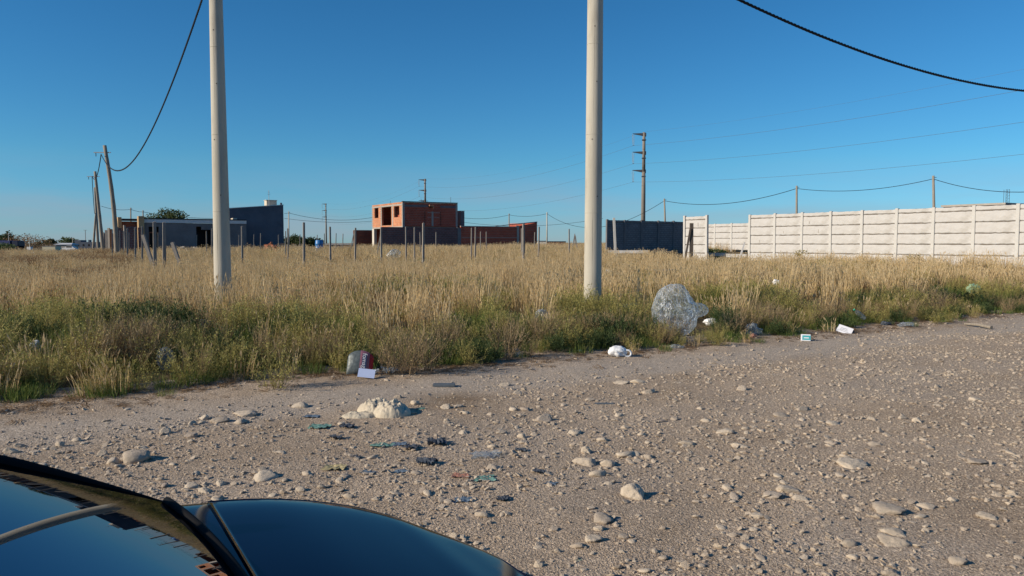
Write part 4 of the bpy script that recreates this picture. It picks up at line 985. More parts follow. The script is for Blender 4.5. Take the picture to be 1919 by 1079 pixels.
# dark blue-grey building
O6 = local_frame(414, 75.7, 0); db = thing('dark_blue_building', 'tall blank dark blue grey building with a sloping roof edge and a water tank', 'building', O6, A_UV)
LD = 6.2
m = MB(); zl, zr2 = 4.95, 5.5
m.add([(0, 0, .2), (LD, 0, .2), (LD, 0, zr2), (0, 0, zl), (0, 2.5, .2), (LD, 2.5, .2), (LD, 2.5, zr2), (0, 2.5, zl)], [(0, 1, 2, 3), (7, 6, 5, 4), (3, 2, 6, 7), (0, 3, 7, 4), (1, 5, 6, 2)]); part('wall', m, M['dark_render'], db)
m = MB(); m.add([(-.05, -.06, zl), (LD+.05, -.06, zr2), (LD+.05, 2.55, zr2), (-.05, 2.55, zl), (-.05, -.06, zl+.06), (LD+.05, -.06, zr2+.06), (LD+.05, 2.55, zr2+.06), (-.05, 2.55, zl+.06)], [(0, 3, 2, 1), (4, 5, 6, 7), (0, 1, 5, 4), (1, 2, 6, 5), (2, 3, 7, 6), (3, 0, 4, 7)]); part('roof_edge', m, M['fascia'], db)
m = MB(); m.bevbox(4.65, 5.7, .6, 1.6, 5.45, 5.98, .04); m.box(4.6, 5.75, .55, 1.65, 5.98, 6.03); part('water_tank', m, M['lightbox'], db)
m = MB(); m.tube([(4.85, .4, 5.4), (4.85, .4, 7.0)], .025, 5); m.tube([(4.7, .4, 6.6), (5.0, .4, 6.6)], .015, 4); m.tube([(4.75, .4, 6.8), (4.95, .4, 6.8)], .015, 4); part('antenna', m, M['steel'], db)
m = MB(); m.tube([(6.05, .3, 5.45), (6.05, .3, 5.75)], .11, 8); part('chimney', m, M['dark_render'], db)
m = MB(); m.box(.95, 1.35, -1.2, -.01, 3.35, 4.05); part('lit_ledge', m, M['lightbox'], db)
m = MB(); m.box(.9, 1.7, -1.3, -.02, .2, 3.3); part('side_lean_to', m, M['grey_render'], db)
# unfinished block walls around the leaning poles
for i, (p0, p1, ty, Y, lab) in enumerate(((236, 258, 424, 62, 'unfinished dark grey block wall stub nearest the grey building'), (222, 235, 427, 66, 'unfinished block wall stub right of the nearest leaning pole'), (207, 216, 429, 72, 'narrow unfinished block wall stub left of the nearest leaning pole'), (196, 203, 437, 80, 'low broken block wall stub behind the leaning poles'), (202, 207, 433, 76, 'thin upright block pier behind the nearest leaning pole'))):
    a = gp(p0, Y, -.2); b = gp(p1, Y+.6, -.2); tz = at(p0, ty, Y).z-a.z; L = (b-a).length; m = MB(); w = .18
    nseg = max(2, int(L/.4)); 
    for q in range(nseg): m.box(q*L/nseg, (q+1)*L/nseg, 0, .19, 0, tz-random.choice((0, 0, .2, .2, .4))*(1 if q else 0))
    t = thing('block_wall', lab, 'wall', a, math.atan2((b-a).y, (b-a).x), 'unfinished block walls'); part('blockwork', m, M['greyblock'], t)
    m = MB(); m.box(-.12, 0, -.02, .2, 0, tz+.1); part('pier', m, M['post'], t)
m = MB(); a = local_frame(1880, 75, 0); bb = thing('pale_brick_building', 'roof corner of a pale brick building behind the right end of the white wall', 'building', a, A_UV)
m = MB(); m.box(0, 8, 0, 6, .3, 5.35); part('wall', m, brickmat('pale_brick', (.38, .28, .2), (.33, .24, .17), (.4, .35, .3)), bb)
m = MB(); m.box(-.15, 8.2, -.15, 6.2, 5.35, 5.55); part('roof_edge', m, M['slab'], bb)
# lattice mast far right
a = gp(1883, 400); t = thing('lattice_mast', 'faint lattice radio mast far behind the right end of the white wall', 'mast', a); zt = at(1883, 355, 400).z-a.z; m = MB()
for sx in (-.9, .9):
    for sy in (-.9, .9): m.tube([(sx, sy, 0), (sx, sy, zt)], .1, 4)
m2 = MB()
for q in range(16): z = zt-q*1.5; m2.box(-.9, .9, -.95, -.85, z-.08, z); m2.tube([(-.9, -.9, z-1.5), (.9, -.9, z)], .05, 3)
part('mast_leg', m, M['wire'], t); part('lattice', m2, M['wire'], t)

# ------------------------------------------------------------------ trees, bushes
def foliage(n, lobes, leaf, mat, name):
    g = RNG; L = np.array(lobes, float); pr = L[:, 3]**2; pr /= pr.sum(); k = g.choice(len(L), n, p=pr)
    d = g.normal(0, 1, (n, 3)); d /= np.linalg.norm(d, axis=1)[:, None]; rr = g.uniform(.45, 1.05, n)[:, None]
    c = L[k, :3] + d*rr*L[k, 3:4]*np.array([1, 1, .8]); dd = g.normal(0, 1, (n, 3)); dd /= np.linalg.norm(dd, axis=1)[:, None]
    ln = leaf*g.uniform(.6, 1.4, n); P = c[:, None, :] + dd[:, None, :]*(ln[:, None]*np.array([0, .5, 1.]))[..., None]
    s = np.cross(dd, g.normal(0, 1, (n, 3))); s /= np.linalg.norm(s, axis=1)[:, None]
    tn = g.uniform(0, 1, n)[:, None]*np.ones(3)
    return strips([(P, s, ln[:, None]*np.array([.2, .6, .1]), np.stack([tn, tn, tn*0], -1))], mat, name)
def tree(name, px, Y, topy, w, label, lobes_n=9, leaf=.28, n=3500, trunk=.35, mat='tree', conic=False, group=None):
    b = gp(px, Y); H = at(px, topy, Y).z-b.z; t = thing(name, label, 'tree', b, 0, group); lobes = []
    if conic: lobes = [(random.gauss(0, .05)*w, random.gauss(0, .05)*w, H*(.25+.7*q/8), w*.5*(1-q/9.5)+.15) for q in range(9)]
    else:
        for q in range(lobes_n):
            a = random.uniform(0, 6.28); rr = random.uniform(.1, .75)*w*.5; lobes.append((math.cos(a)*rr, math.sin(a)*rr, H*(random.uniform(.6, .88)-.12*rr/(w*.5)), w*random.uniform(.12, .2)))
    link('crown', foliage(n, lobes, leaf, M[mat], 'crown'), parent=t)
    m = MB(); m.tube([(0, 0, -.2), (random.gauss(0, .1), 0, H*.4), (0, 0, H*.75)], [trunk*.5, trunk*.35, trunk*.12], 8); part('trunk', m, M['bark'], t, True)
    m = MB()
    for l in lobes[:7]: m.tube([(0, 0, H*.38), (l[0]*.5, l[1]*.5, H*.55), l[:3]], [trunk*.2, trunk*.13, trunk*.05], 5)
    part('limbs', m, M['bark'], t, True)
tree('round_tree', 322, 98, 388, 6.4, 'rounded tree rising behind the roof of the grey building', 20, .22, 5200)
tree('conifer_tree', 15, 260, 432, 5, 'dark conifer on the far left skyline', leaf=.5, n=1200, conic=True)
tree('round_tree', 2, 265, 441, 9, 'low round tree left of the far conifer', 7, .6, 900)
tree('round_tree', 28, 270, 447, 4, 'small tree right of the far conifer', 4, .5, 400)
tree('round_tree', 96, 250, 448, 5, 'small dark tree on the far left skyline above the cream shed', 6, .5, 600)
tree('round_tree', 83, 255, 451, 5, 'low wide tree left of the small dark skyline tree', 6, .5, 500)
tree('round_tree', 127, 230, 450, 10, 'dark green tree mass behind the far grey shed', 9, .5, 1100)
for i, (px, ty, w) in enumerate(((545, 444, 5), (557, 443, 6), (570, 447, 6), (583, 449, 6), (590, 447, 4))):
    tree('round_tree', px, 170, ty, w, ['leftmost low dark tree beside the dark blue building', 'tallest low dark tree right of the dark blue building', 'middle low dark tree between the buildings', 'wide low dark tree left of the blue barrel', 'small dark tree nearest the blue barrel'][i], 7, .35, 800, group='far trees between the buildings')
def bush(px, Y, w, hh, label, mat='dark', n=900, name='bush', leaf=.09):
    b = gp(px, Y); lobes = [(random.uniform(-.4, .4)*w, random.uniform(-.3, .3)*w, hh*random.uniform(.3, .7), w*random.uniform(.18, .3)) for _ in range(7)]
    t = thing(name, label, 'bush', b); link('leaves', foliage(n, lobes, leaf, M[mat], 'leaves'), parent=t)
    m = MB()
    for l in lobes[:5]: m.tube([(0, 0, -.05), (l[0]*.5, l[1]*.5, hh*.3), l[:3]], [.02, .015, .006], 4)
    part('stems', m, M['bark'], t)
bush(1339, 44, 1.3, .62, 'dark leafy bush standing in the gap between the white walls', 'darkleaf')
bush(1502, 36, .9, .9, 'olive weed bush growing against the left part of the white wall', 'olive', 260, leaf=.06)
bush(1716, 30.5, .8, .75, 'olive weed bush against the middle of the white wall', 'olive', 260, leaf=.06)
bush(60, 190, 14, 1.3, 'brown scrub mass on the far left skyline', 'brown', 2600, leaf=.3)
bush(5, 120, 3.4, 1.2, 'dark bush at the far left edge beyond the grass', 'darkleaf', 500, leaf=.2)

# ------------------------------------------------------------------ far left things
gf = lambda px, Y: gp(px, Y)
t = thing('truck', 'dark blue covered truck parked at the far left edge', 'truck', gf(14, 150))
m = MB(); m.bevbox(-2.6, 1.3, -1.2, 1.2, .9, 1.75, .06); part('cargo_body', m, mottled('truck_blue', (.02, .03, .12), .1, 2, .5, 0), t)
m = MB(); m.bevbox(1.5, 2.8, -1.1, 1.1, .6, 1.7, .12); part('cab', m, mottled('truck_dark', (.015, .02, .045), .1, 2, .4, 0), t)
m = MB(); m.box(-2.6, 2.7, -.9, .9, .62, .8); part('chassis', m, M['black'], t)
for x in (-2, -1.2, 2.1):
    for y in (-1.05, 1.05): m = MB(); m.lathe([(.2, -.12), (.42, -.12), (.45, 0), (.42, .12), (.2, .12)], 14, Matrix.Translation((x, y, .43)) @ Matrix.Rotation(math.pi/2, 4, 'X')); part('wheel', m, M['black'], t)
t = thing('cream_shed', 'small cream flat roofed shed at the far left', 'shed', gf(91, 125), .1)
m = MB(); m.box(-1.0, 1.0, 0, 2, -.1, .72); part('wall', m, mottled('cream_paint', (.62, .55, .38), .05, 2, .8, 0), t); m = MB(); m.box(-1.05, 1.05, -.05, 2.05, .72, .78); part('roof', m, M['slab'], t)
t = thing('grey_shed', 'long low grey shed right of the cream shed', 'shed', gf(118, 150), .1)
m = MB(); m.box(-1.6, 1.5, 0, 3, -.1, 1.0); part('wall', m, M['slab'], t); m = MB(); m.add([(-1.8, -.2, 1.0), (1.7, -.2, 1.0), (1.7, 3.2, 1.0), (-1.8, 3.2, 1.0), (-1.0, 1.5, 1.3), (1.1, 1.5, 1.3)], [(0, 1, 5, 4), (1, 2, 5), (2, 3, 4, 5), (3, 0, 4), (3, 2, 1, 0)]); part('roof', m, M['fascia'], t)
t = thing('dark_building', 'dark flat roofed building row far left behind the leaning poles', 'building', gf(158, 180), .1)
m = MB(); m.box(-2.2, 3.0, 0, 4, -.1, 1.5); m.box(-2.2, -.8, 0, 3, 1.5, 1.95); m.box(.9, 1.2, 0, 1, 1.5, 2.0); part('wall', m, M['dark_render'], t)
m = MB(); [m.box(x, x+.4, -.02, 0, .5, 1.0) for x in (-1.6, -.4, .8, 1.9)]; part('window', m, M['void'], t)
t = thing('car', 'small white car parked far left beyond the grass', 'car', gf(131, 105))
def mini_car(t, mt):
    m = MB(); prof = [(-.85, .25), (-.9, .5), (-.8, .62), (-.5, .66), (-.25, .9), (.4, .92), (.7, .66), (.9, .58), (.92, .3)]
    n = len(prof); V = [(x, y, z) for y in (-.38, .38) for x, z in prof]; F = [tuple(range(n)), tuple(range(2*n-1, n-1, -1))]+[(i, (i+1) % n, n+(i+1) % n, n+i)[::-1] for i in range(n)]
    m.add(V, F); part('body', m, mt, t)
    m = MB(); m.box(-.3, .45, -.39, .39, .66, .86); part('window', m, M['void'], t)
    for x in (-.55, .6):
        for y in (-.36, .36): m = MB(); m.lathe([(.06, -.05), (.16, -.05), (.16, .05), (.06, .05)], 10, Matrix.Translation((x, y, .2)) @ Matrix.Rotation(math.pi/2, 4, 'X')); part('wheel', m, M['black'], t)
mini_car(t, M['fascia'])
for px, ty, Y, lab in ((55.5, 444, 140, 'pale lamp post with a white foot at the far left'), (160.5, 431, 190, 'slim dark post above the far dark building'), (136.5, 446, 160, 'thin pale post right of the grey shed'), (16.5, 438, 150, 'thin pale post in front of the far conifer')):
    a = gf(px, Y); z = at(px, ty, Y).z-a.z; t = thing('lamp_post', lab, 'post', a); m = MB(); m.tube([(0, 0, -.1), (0, 0, z)], .07, 6); part('mast', m, M['post'] if px > 150 else M['concrete'], t)
    if px < 60 and px > 50: m = MB(); m.box(-.35, .35, -.35, .35, -.1, .6); part('foot', m, M['fascia'], t)
    m = MB(); m.box(-.45, .45, -.05, .05, z-.05, z+.03); part('lamp_head', m, M['post'], t)
for px, ty, Y, lab in ((33, 444.5, 300, 'leftmost of the tiny T shaped light masts on the far left skyline'), (47, 444.5, 300, 'second tiny T shaped light mast from the left on the skyline'), (52, 441, 320, 'tallest tiny light mast on the far left skyline'), (63, 447.5, 300, 'fourth tiny T shaped light mast from the left'), (73, 448.5, 300, 'tiny T shaped mast left of the small dark skyline tree'), (110, 449.5, 300, 'tiny T shaped mast right of the small dark skyline tree')):
    a = gf(px, Y); z = at(px, ty, Y).z-a.z; t = thing('light_mast', lab, 'mast', a, 0, 'far light masts'); m = MB(); m.tube([(0, 0, 0), (0, 0, z)], .08, 4); part('mast', m, M['post'], t); m = MB(); m.box(-1.1, 1.1, -.1, .1, z-.15, z); part('lamp_bar', m, M['post'], t)
a = gf(598, 66); solo('blue_barrel', MB().lathe([(.3, 0), (.34, .05), (.34, .35), (.36, .38), (.34, .41), (.34, .7), (.36, .73), (.34, .76), (.32, 1.0), (.28, 1.05)], 16), M['bluebarrel'], 'bright blue plastic barrel standing in the grass between the buildings', 'barrel', loc=a+Vector((0, 0, .1)), smooth=True)
t = thing('long_shed', 'long low grey roofed shed behind the thin posts', 'shed', gf(635, 150), .1); m = MB(); m.box(-2.6, 2.4, 0, 3, 0, .9); part('wall', m, M['dark_render'], t); m = MB(); m.box(-2.8, 2.6, -.2, 3.2, .9, 1.05); part('roof', m, M['fascia'], t)
t = thing('far_hut', 'tiny dark hut with a pale end on the skyline right of the yard wall', 'hut', gf(1043, 190)); m = MB(); m.box(-2.3, 2.3, 0, 3, -.1, .95); part('wall', m, M['brownbrick'], t); m = MB(); m.box(-3.4, -2.3, 0, 2, -.1, 1.0); part('side_room', m, M['fascia'], t); m = MB(); m.box(-2.4, 2.4, -.1, 3.1, .95, 1.05); part('roof', m, M['black'], t)
t = thing('far_hut', 'tiny pale hut on the skyline at the left of the pale slim pole', 'hut', gf(1016, 170)); m = MB(); m.box(-1.0, .9, 0, 2, -.1, 1.0); part('wall', m, M['whiteblock'], t); m = MB(); m.box(-1.1, 1.0, -.1, 2.1, 1.0, 1.1); part('roof', m, M['black'], t)
def rubble(px, Y, w, hh, label, mat, n=26):
    b = gp(px, Y); t = thing('rubble_pile', label, 'rubble', b)
    for i in range(n):
        a = random.uniform(0, 6.28); r = random.random()**.6*w*.5; z = hh*(1-(r/(w*.5))**1.3)*random.uniform(.5, 1)+.1
        m = MB(); m.box(-.17, .17, -.09, .09, -.09, .09, Matrix.Rotation(random.uniform(0, 6), 4, Vector((random.random(), random.random(), 1)).normalized())); part('brick', m, mat, t, loc=(math.cos(a)*r, math.sin(a)*r*.5, z))
rubble(509, 66, 2.2, .95, 'pile of broken red bricks before the dark blue building', mottled('loose_brick', (.33, .12, .07), .2, 3, .9, .2), 34)
rubble(352, 64, 3.0, .8, 'pale rubble heap before the grey building', M['slab'], 34)
rubble(598, 25, 1.1, .18, 'low dark heap of debris in the dry field', mottled('dark_rubbish', (.10, .08, .075), .4, 5, .9, .3), 30)
rubble(60, 60, 1.5, .4, 'low pale rubble streak at the far left edge of the grass', M['slab'], 14)

# ------------------------------------------------------------------ litter
def plastic(name, col, alpha=.35, rough=.12, tint=(.9, .95, 1), edge=.55):
    m, nt, b, o = newmat(name); b.inputs['Base Color'].default_value = (*col, 1); b.inputs['Roughness'].default_value = rough; b.inputs['Specular IOR Level'].default_value = .9
    v = coords(nt); bump(nt, b, noise(nt, v, 14, 6, .75), .7, .02)
    t = nt.nodes.new('ShaderNodeBsdfTransparent'); t.inputs[0].default_value = (*tint, 1)
    mx = nt.nodes.new('ShaderNodeMixShader'); mx.inputs[0].default_value = alpha
    fr = nt.nodes.new('ShaderNodeLayerWeight'); fr.inputs[0].default_value = .35
    mm = nt.nodes.new('ShaderNodeMath'); mm.operation = 'MULTIPLY_ADD'; nt.links.new(fr.outputs['Facing'], mm.inputs[0]); mm.inputs[1].default_value = edge; mm.inputs[2].default_value = alpha; mm.use_clamp = True
    nt.links.new(mm.outputs[0], mx.inputs[0]); nt.links.new(t.outputs[0], mx.inputs[1]); nt.links.new(b.outputs[0], mx.inputs[2]); nt.links.new(mx.outputs[0], o.inputs[0]); return m
M['film'] = plastic('clear_film', (.66, .72, .78), .07, .17, edge=.30)
_nt = M['film'].node_tree; _w = _nt.nodes.new('ShaderNodeTexNoise'); _w.inputs['Scale'].default_value = 7; _w.inputs['Detail'].default_value = 5; _w.inputs['Distortion'].default_value = 1.2
_nt.links.new(coords(_nt, (1.6, 1.6, .7)), _w.inputs['Vector']); _cr = ramp(_nt, _w.outputs['Fac'], [(.455, (0, 0, 0)), (.485, (.38,)*3), (.5, (.38,)*3), (.53, (0, 0, 0))])  # whitened fold creases that also paint glints onto the film
_mx = [n for n in _nt.nodes if n.type == 'MIX_SHADER'][0]; _src = _mx.inputs[0].links[0].from_socket
_ad = _nt.nodes.new('ShaderNodeMath'); _ad.operation = 'ADD'; _ad.use_clamp = True; _nt.links.new(_src, _ad.inputs[0]); _nt.links.new(_cr, _ad.inputs[1]); _nt.links.new(_ad.outputs[0], _mx.inputs[0])
M['filmw'] = plastic('milky_film', (.42, .46, .50), .20, .15, edge=.45)
M['whitebag'] = mottled('white_plastic', (.74, .76, .78), .06, 8, .35, .4, 18, spec=.5)
M['paper'] = mottled('white_paper', (.72, .73, .78), .04, 4, .7, .1)
M['teal'] = mottled('teal_rag', (.13, .25, .22), .25, 20, .8, .4)
M['navy'] = mottled('dark_blue_rag', (.07, .085, .11), .3, 20, .8, .4)
M['blue'] = mottled('blue_rag', (.12, .17, .23), .3, 20, .7, .4)
M['yellow'] = mottled('yellow_scrap', (.42, .36, .20), .2, 20, .8, .3)
M['pink'] = mottled('salmon_scrap', (.38, .19, .14), .2, 20, .8, .3)
M['palegreen'] = plastic('pale_green_film', (.4, .6, .38), .4, .3)
M['greyplank'] = mottled('slate_strip', (.10, .12, .14), .15, 10, .6, .2)
def crumple_ball(seed, sub, amp, scale=(1, 1, 1), freq=2.2, ridges=True, lobes=()):
    import bmesh
    bm = bmesh.new(); bmesh.ops.create_icosphere(bm, subdivisions=sub, radius=1); co = np.array([v.co[:] for v in bm.verts]); bm.verts.ensure_lookup_table()
    x, y, z = co.T
    def n3(f, s): return (vnoise(x*f+s, y*f+z*f*.7, s)+vnoise(y*f-s, z*f+x*f*.6, s+3)+vnoise(z*f+s*2, x*f-y*f*.8, s+6))/3
    r = 1+0*x
    for k, (f, a) in enumerate(((freq, amp), (freq*2.3, amp*.55), (freq*5, amp*.3), (freq*10, amp*.13))):
        q = n3(f, seed+k*11); q = 1-np.abs(2*q-1)*1.6 if ridges else q; r = r+a*(q-.5)
    for (dx, dy, dz, c, am) in lobes:
        d = np.array([dx, dy, dz], float); d /= np.linalg.norm(d); q = co@d; r = r+am*np.exp(-((1-q)/c)**2)
    for v, rr in zip(bm.verts, r): v.co = Vector((v.co.x*rr*scale[0], v.co.y*rr*scale[1], v.co.z*rr*scale[2]))
    me = bpy.data.meshes.new('crumple'); bm.to_mesh(me); bm.free(); me.shade_smooth(); return me
def sheet(seed, w, d, amp, n=18, jag=.12):
    a = np.linspace(-.5, .5, n); A, B = np.meshgrid(a, a, indexing='ij')
    r = 1+jag*(fbm(np.arctan2(A, B)*2+seed, A*0+1.3, seed)-.5)*4
    Z = amp*(1-np.abs(2*fbm(A*5+seed, B*5, seed)-1)*2) + amp*.6*(fbm(A*13, B*13+seed, seed+3)-.5)
    return MB().grid(np.stack([A*w*r, B*d*r, Z+amp*.5], -1))
def litter(px, py, name, mesh, mat, label, cat, rot=(0, 0, 0), dz=0, group=None):
    p = ground(px, py); o = link(name, mesh, mat, loc=p+Vector((0, 0, dz))); o.rotation_euler = rot; return tag(o, label, cat, group)
def mpx(px, py, w): p = ground(px, py); return w/FPX*(p-camo.location).length
# the big clear bag
s = mpx(1270, 622, 86)/2
p = ground(1268, 628)
bm_ = crumple_ball(5, 6, .085, (s*.95, s*.85, s*1.0), 2.9, True, [(1, 0, .1, .05, .42), (-.25, 0, .95, .25, .10), (.2, 0, -.9, .3, .05), (.75, 0, .55, .10, -.35)])
o = link('plastic_bag', bm_, M['film'], loc=p+Vector((0, .1, s*.98))); tag(o, 'large clear inflated plastic bag caught at the edge of the weeds', 'plastic bag')
s = mpx(1161, 664, 30)/2
p = ground(1160, 668); t = thing('white_bag', 'small crumpled white plastic bag with an open loop at the verge', 'plastic bag', p)
link('bag_body', crumple_ball(9, 4, .3, (s*1.0, s*.6, s*.62), 2.4), M['whitebag'], t, loc=(-.02, 0, s*.6))
m = MB(); m.tube([(s*1.0+math.cos(a)*s*.42, -.03, s*.42+math.sin(a)*s*.38) for a in np.linspace(0, 6.283, 16)], s*.13, 6, False); part('bag_loop', m, M['whitebag'], t, True)
s = mpx(310, 690, 30)/2; litter(310, 696, 'plastic_bag', crumple_ball(12, 4, .3, (s*.85, s*.7, s*1.1), 2.6), M['filmw'], 'small milky clear bag among the green verge at the left', 'plastic bag', dz=s*.9+.06)
# snack bag with lettering
w = mpx(672, 700, 46); p = ground(673, 703); t = thing('snack_bag', 'red and grey foil snack bag with white lettering lying in the verge', 'bag', p, .05); t.rotation_euler = (-.30, .10, .15)
def pillow(x0, x1, z0, z1, th, mat, name, nn=14):
    a = np.linspace(0, 1, nn); b = np.linspace(0, 1, nn)
    for sgn in (-1,):
        A, B = np.meshgrid(a, b, indexing='ij'); 
    X = x0+(x1-x0)*A; Zz = z0+(z1-z0)*B
    fx = (X/w+.5); q = np.clip(np.sin(np.pi*np.clip(fx, 0, 1)), 0, 1)**.5*np.sin(np.pi*B)**.4
    Yv = -th*q + .006*(fbm(X*60, Zz*60, 5)-.5)*2
    G = np.stack([X, Yv, Zz*(.74+.26*np.sin(np.pi*fx)**.6)], -1); G2 = np.stack([X, -Yv*.6, Zz*(.74+.26*np.sin(np.pi*fx)**.6)], -1)
    m = MB().grid(G); m.grid(G2[::-1]); part(name, m, mat, t, True)
hgt = w*.98
pillow(-w/2, -.02*w, 0, hgt, w*.2, mottled('foil_grey', (.11, .13, .135), .25, 30, .4, .5, 25, metal=.1), 'grey_side')
pillow(-.02*w, w*.34, 0, hgt, w*.2, mottled('foil_rose', (.33, .14, .18), .12, 30, .4, .3, 25), 'rose_band')
pillow(w*.34, w/2, 0, hgt, w*.2, mottled('foil_red', (.42, .02, .03), .1, 30, .4, .3, 25), 'red_band')
m = MB(); m.box(w*.06, w*.24, -w*.225, -w*.215, hgt*.14, hgt*.84); part('name_patch', m, mottled('navy_print', (.03, .05, .12), .1, 5, .5, 0), t)
cu = bpy.data.curves.new('lettering', 'FONT'); cu.body = 'fomagn'; cu.size = w*.24; cu.extrude = .0008; cu.align_x = 'CENTER'; cu.align_y = 'CENTER'
to = bpy.data.objects.new('lettering_text', cu); COL.objects.link(to); dg = bpy.context.evaluated_depsgraph_get(); me = bpy.data.meshes.new_from_object(to.evaluated_get(dg)); bpy.data.objects.remove(to)
me.materials.clear(); lt = link('lettering', me, M['paper'], t, loc=(w*.15, -w*.228, hgt*.5)); lt.rotation_euler = (math.pi/2, math.pi/2, 0)
w2 = mpx(685, 706, 30); m = MB(); m.box(-w2/2, w2/2, -.0015, .0015, 0, w2*.62); m2 = m
t = thing('white_card', 'pale blue white card standing against the red snack bag', 'card', ground(686, 710)+Vector((0, -.02, .02)), .1); t.rotation_euler = (-.75, .13, .1)
part('card_sheet', m, mottled('card_blue', (.50, .58, .80), .03, 3, .6, .05), t); m = MB(); [m.box(x, x+.012, -.003, -.0016, .03, .034) for x in (.01, .028, .046)]; part('printed_lines', m, M['paper'], t)
for i in range(7):
    px = 700+i*7+random.uniform(-3, 3); py = 704+random.uniform(-3, 4); w3 = mpx(px, py, 16)
    litter(px, py, 'film_scrap', sheet(50+i, w3, w3*.8, .035, 14).mesh('film_scrap', True), M['filmw'], 'shredded silvery film scrap in the heap beside the red snack bag', 'plastic scrap', (random.gauss(0, .4), random.gauss(0, .4), random.uniform(0, 6)), .03, 'silvery film scraps beside the snack bag')
def piece(px, py, wp, hp, name, mat, label, cat, seed, th=.5, dz=0):
    w_ = mpx(px, py, wp); h_ = mpx(px, py, hp); litter(px, py, name, crumple_ball(seed, 4, .75, (w_/2, w_*.3*th*2, h_/2), 2.0, True, [(random.gauss(0, 1), random.gauss(0, .4), random.gauss(0, 1), .12, .5), (random.gauss(0, 1), random.gauss(0, .4), random.gauss(0, 1), .1, -.4)]), M[mat], label, cat, dz=h_*.42+dz)
piece(1015, 622, 20, 26, 'film_scrap', 'filmw', 'grey torn film caught in the dark weeds near the middle', 'plastic scrap', 21, dz=.12)
piece(1411, 628, 19, 20, 'plastic_cup', 'filmw', 'clear plastic cup shape with a reddish side in the verge', 'plastic scrap', 22)
piece(1411, 633, 8, 7, 'red_scrap', 'pink', 'small red scrap under the clear plastic cup', 'scrap', 23)
piece(1333, 611, 20, 10, 'plastic_scrap', 'whitebag', 'whitish plastic scrap right of the large clear bag', 'plastic scrap', 24, dz=.03)
piece(1367, 604, 14, 10, 'plastic_scrap', 'filmw', 'dull film scrap right of the whitish plastic scrap', 'plastic scrap', 25, dz=.04)
piece(1268, 652, 18, 6, 'plastic_scrap', 'filmw', 'flat clear scrap on the dirt below the large clear bag', 'plastic scrap', 26)
piece(1697, 612, 18, 7, 'plastic_scrap', 'filmw', 'flat clear container at the verge on the right', 'plastic scrap', 27)
piece(1660, 609, 12, 5, 'dark_scrap', 'navy', 'dark scrap at the verge left of the flat clear container', 'scrap', 28)
piece(1824, 566, 15, 12, 'green_bag', 'palegreen', 'pale green bag caught in the weeds on the far right', 'plastic bag', 29, dz=.26)
piece(1455, 560, 10, 7, 'white_scrap', 'whitebag', 'tiny white scrap high in the dry grass on the right', 'scrap', 30, dz=.35)
piece(297, 622, 16, 10, 'white_scrap', 'filmw', 'whitish film scrap on top of the dark green weeds', 'scrap', 31, dz=.2)
piece(66, 662, 14, 12, 'white_scrap', 'whitebag', 'thin white scrap in the verge at the far left', 'scrap', 32, dz=.04)
piece(385, 628, 18, 9, 'film_scrap', 'filmw', 'faint grey film under the dry grass near the left pole', 'scrap', 33, dz=.14)
piece(740, 492, 16, 14, 'white_film', 'filmw', 'white film scrap low in the dry field left of the stout post', 'scrap', 34, dz=.3)
piece(1180, 598, 16, 6, 'white_film', 'filmw', 'grey film scrap in the grass left of the large clear bag', 'scrap', 35, dz=.22)
piece(968, 668, 8, 18, 'film_scrap', 'filmw', 'narrow clear strip hanging in the shaded verge', 'scrap', 36)
piece(1086, 659, 6, 4, 'white_scrap', 'whitebag', 'tiny white dot of litter in the verge shade left of the white bag', 'scrap', 37)
piece(1140, 535, 7, 5, 'white_scrap', 'whitebag', 'tiny white scrap in the grass beside the right concrete pole', 'scrap', 38, dz=.4)
# flat sheet in field
p = at(1242, 519, 24); p.z = gz(p.x, p.y)+.32; o = solo('grey_sheet', sheet(71, 1.0, .5, .04), M['blue'], 'blue grey plastic sheet lying flattened on the dry grass behind the clear bag', 'sheet', loc=p, smooth=True)
# teal carton
w4 = mpx(1509, 637, 16); t = thing('carton', 'small teal and white carton standing on the dirt at the verge', 'carton', ground(1510, 639), .25); t.rotation_euler = (-.25, 0, -.35)
m = MB(); m.bevbox(-w4/2, w4/2, -.025, .025, 0, w4*.72, .004); part('carton_body', m, M['paper'], t)
m = MB(); m.box(-w4*.36, w4*.5-.004, -.028, -.0255, w4*.1, w4*.6); part('teal_print', m, mottled('teal_print', (.06, .34, .38), .12, 30, .5, 0), t)
m = MB(); m.box(-w4*.2, w4*.3, -.0305, -.0285, w4*.28, w4*.38); part('white_print', m, M['paper'], t)
w5 = mpx(1580, 620, 24); t = thing('paper_sheet', 'bright white folded paper leaning at the verge right of the carton', 'paper', ground(1580, 624), .3); t.rotation_euler = (-.75, .3, -.6)
m = MB(); m.box(-w5/2, w5/2, -.001, .001, 0, w5*.62); part('sheet', m, M['paper'], t); m = MB(); [m.box(-w5*.3, w5*.3-.02*i, -.0025, -.0012, .04+i*.03, .045+i*.03) for i in range(3)]; part('printed_lines', m, M['navy'], t)
# bottle
t = thing('plastic_bottle', 'tilted clear plastic bottle with a green cap in the weeds on the right', 'bottle', ground(1620, 606)+Vector((0, 0, .1))); t.rotation_euler = (.3, -.95, 0)
m = MB(); m.lathe([(.03, 0), (.045, .01), (.045, .12), (.041, .13), (.045, .14), (.045, .22), (.02, .29), (.016, .31)], 16); part('bottle_body', m, M['filmw'], t, True); m = MB(); m.lathe([(.02, .305), (.02, .335)], 12); part('cap', m, mottled('green_cap', (.05, .3, .2), .1, 5, .4, 0), t)
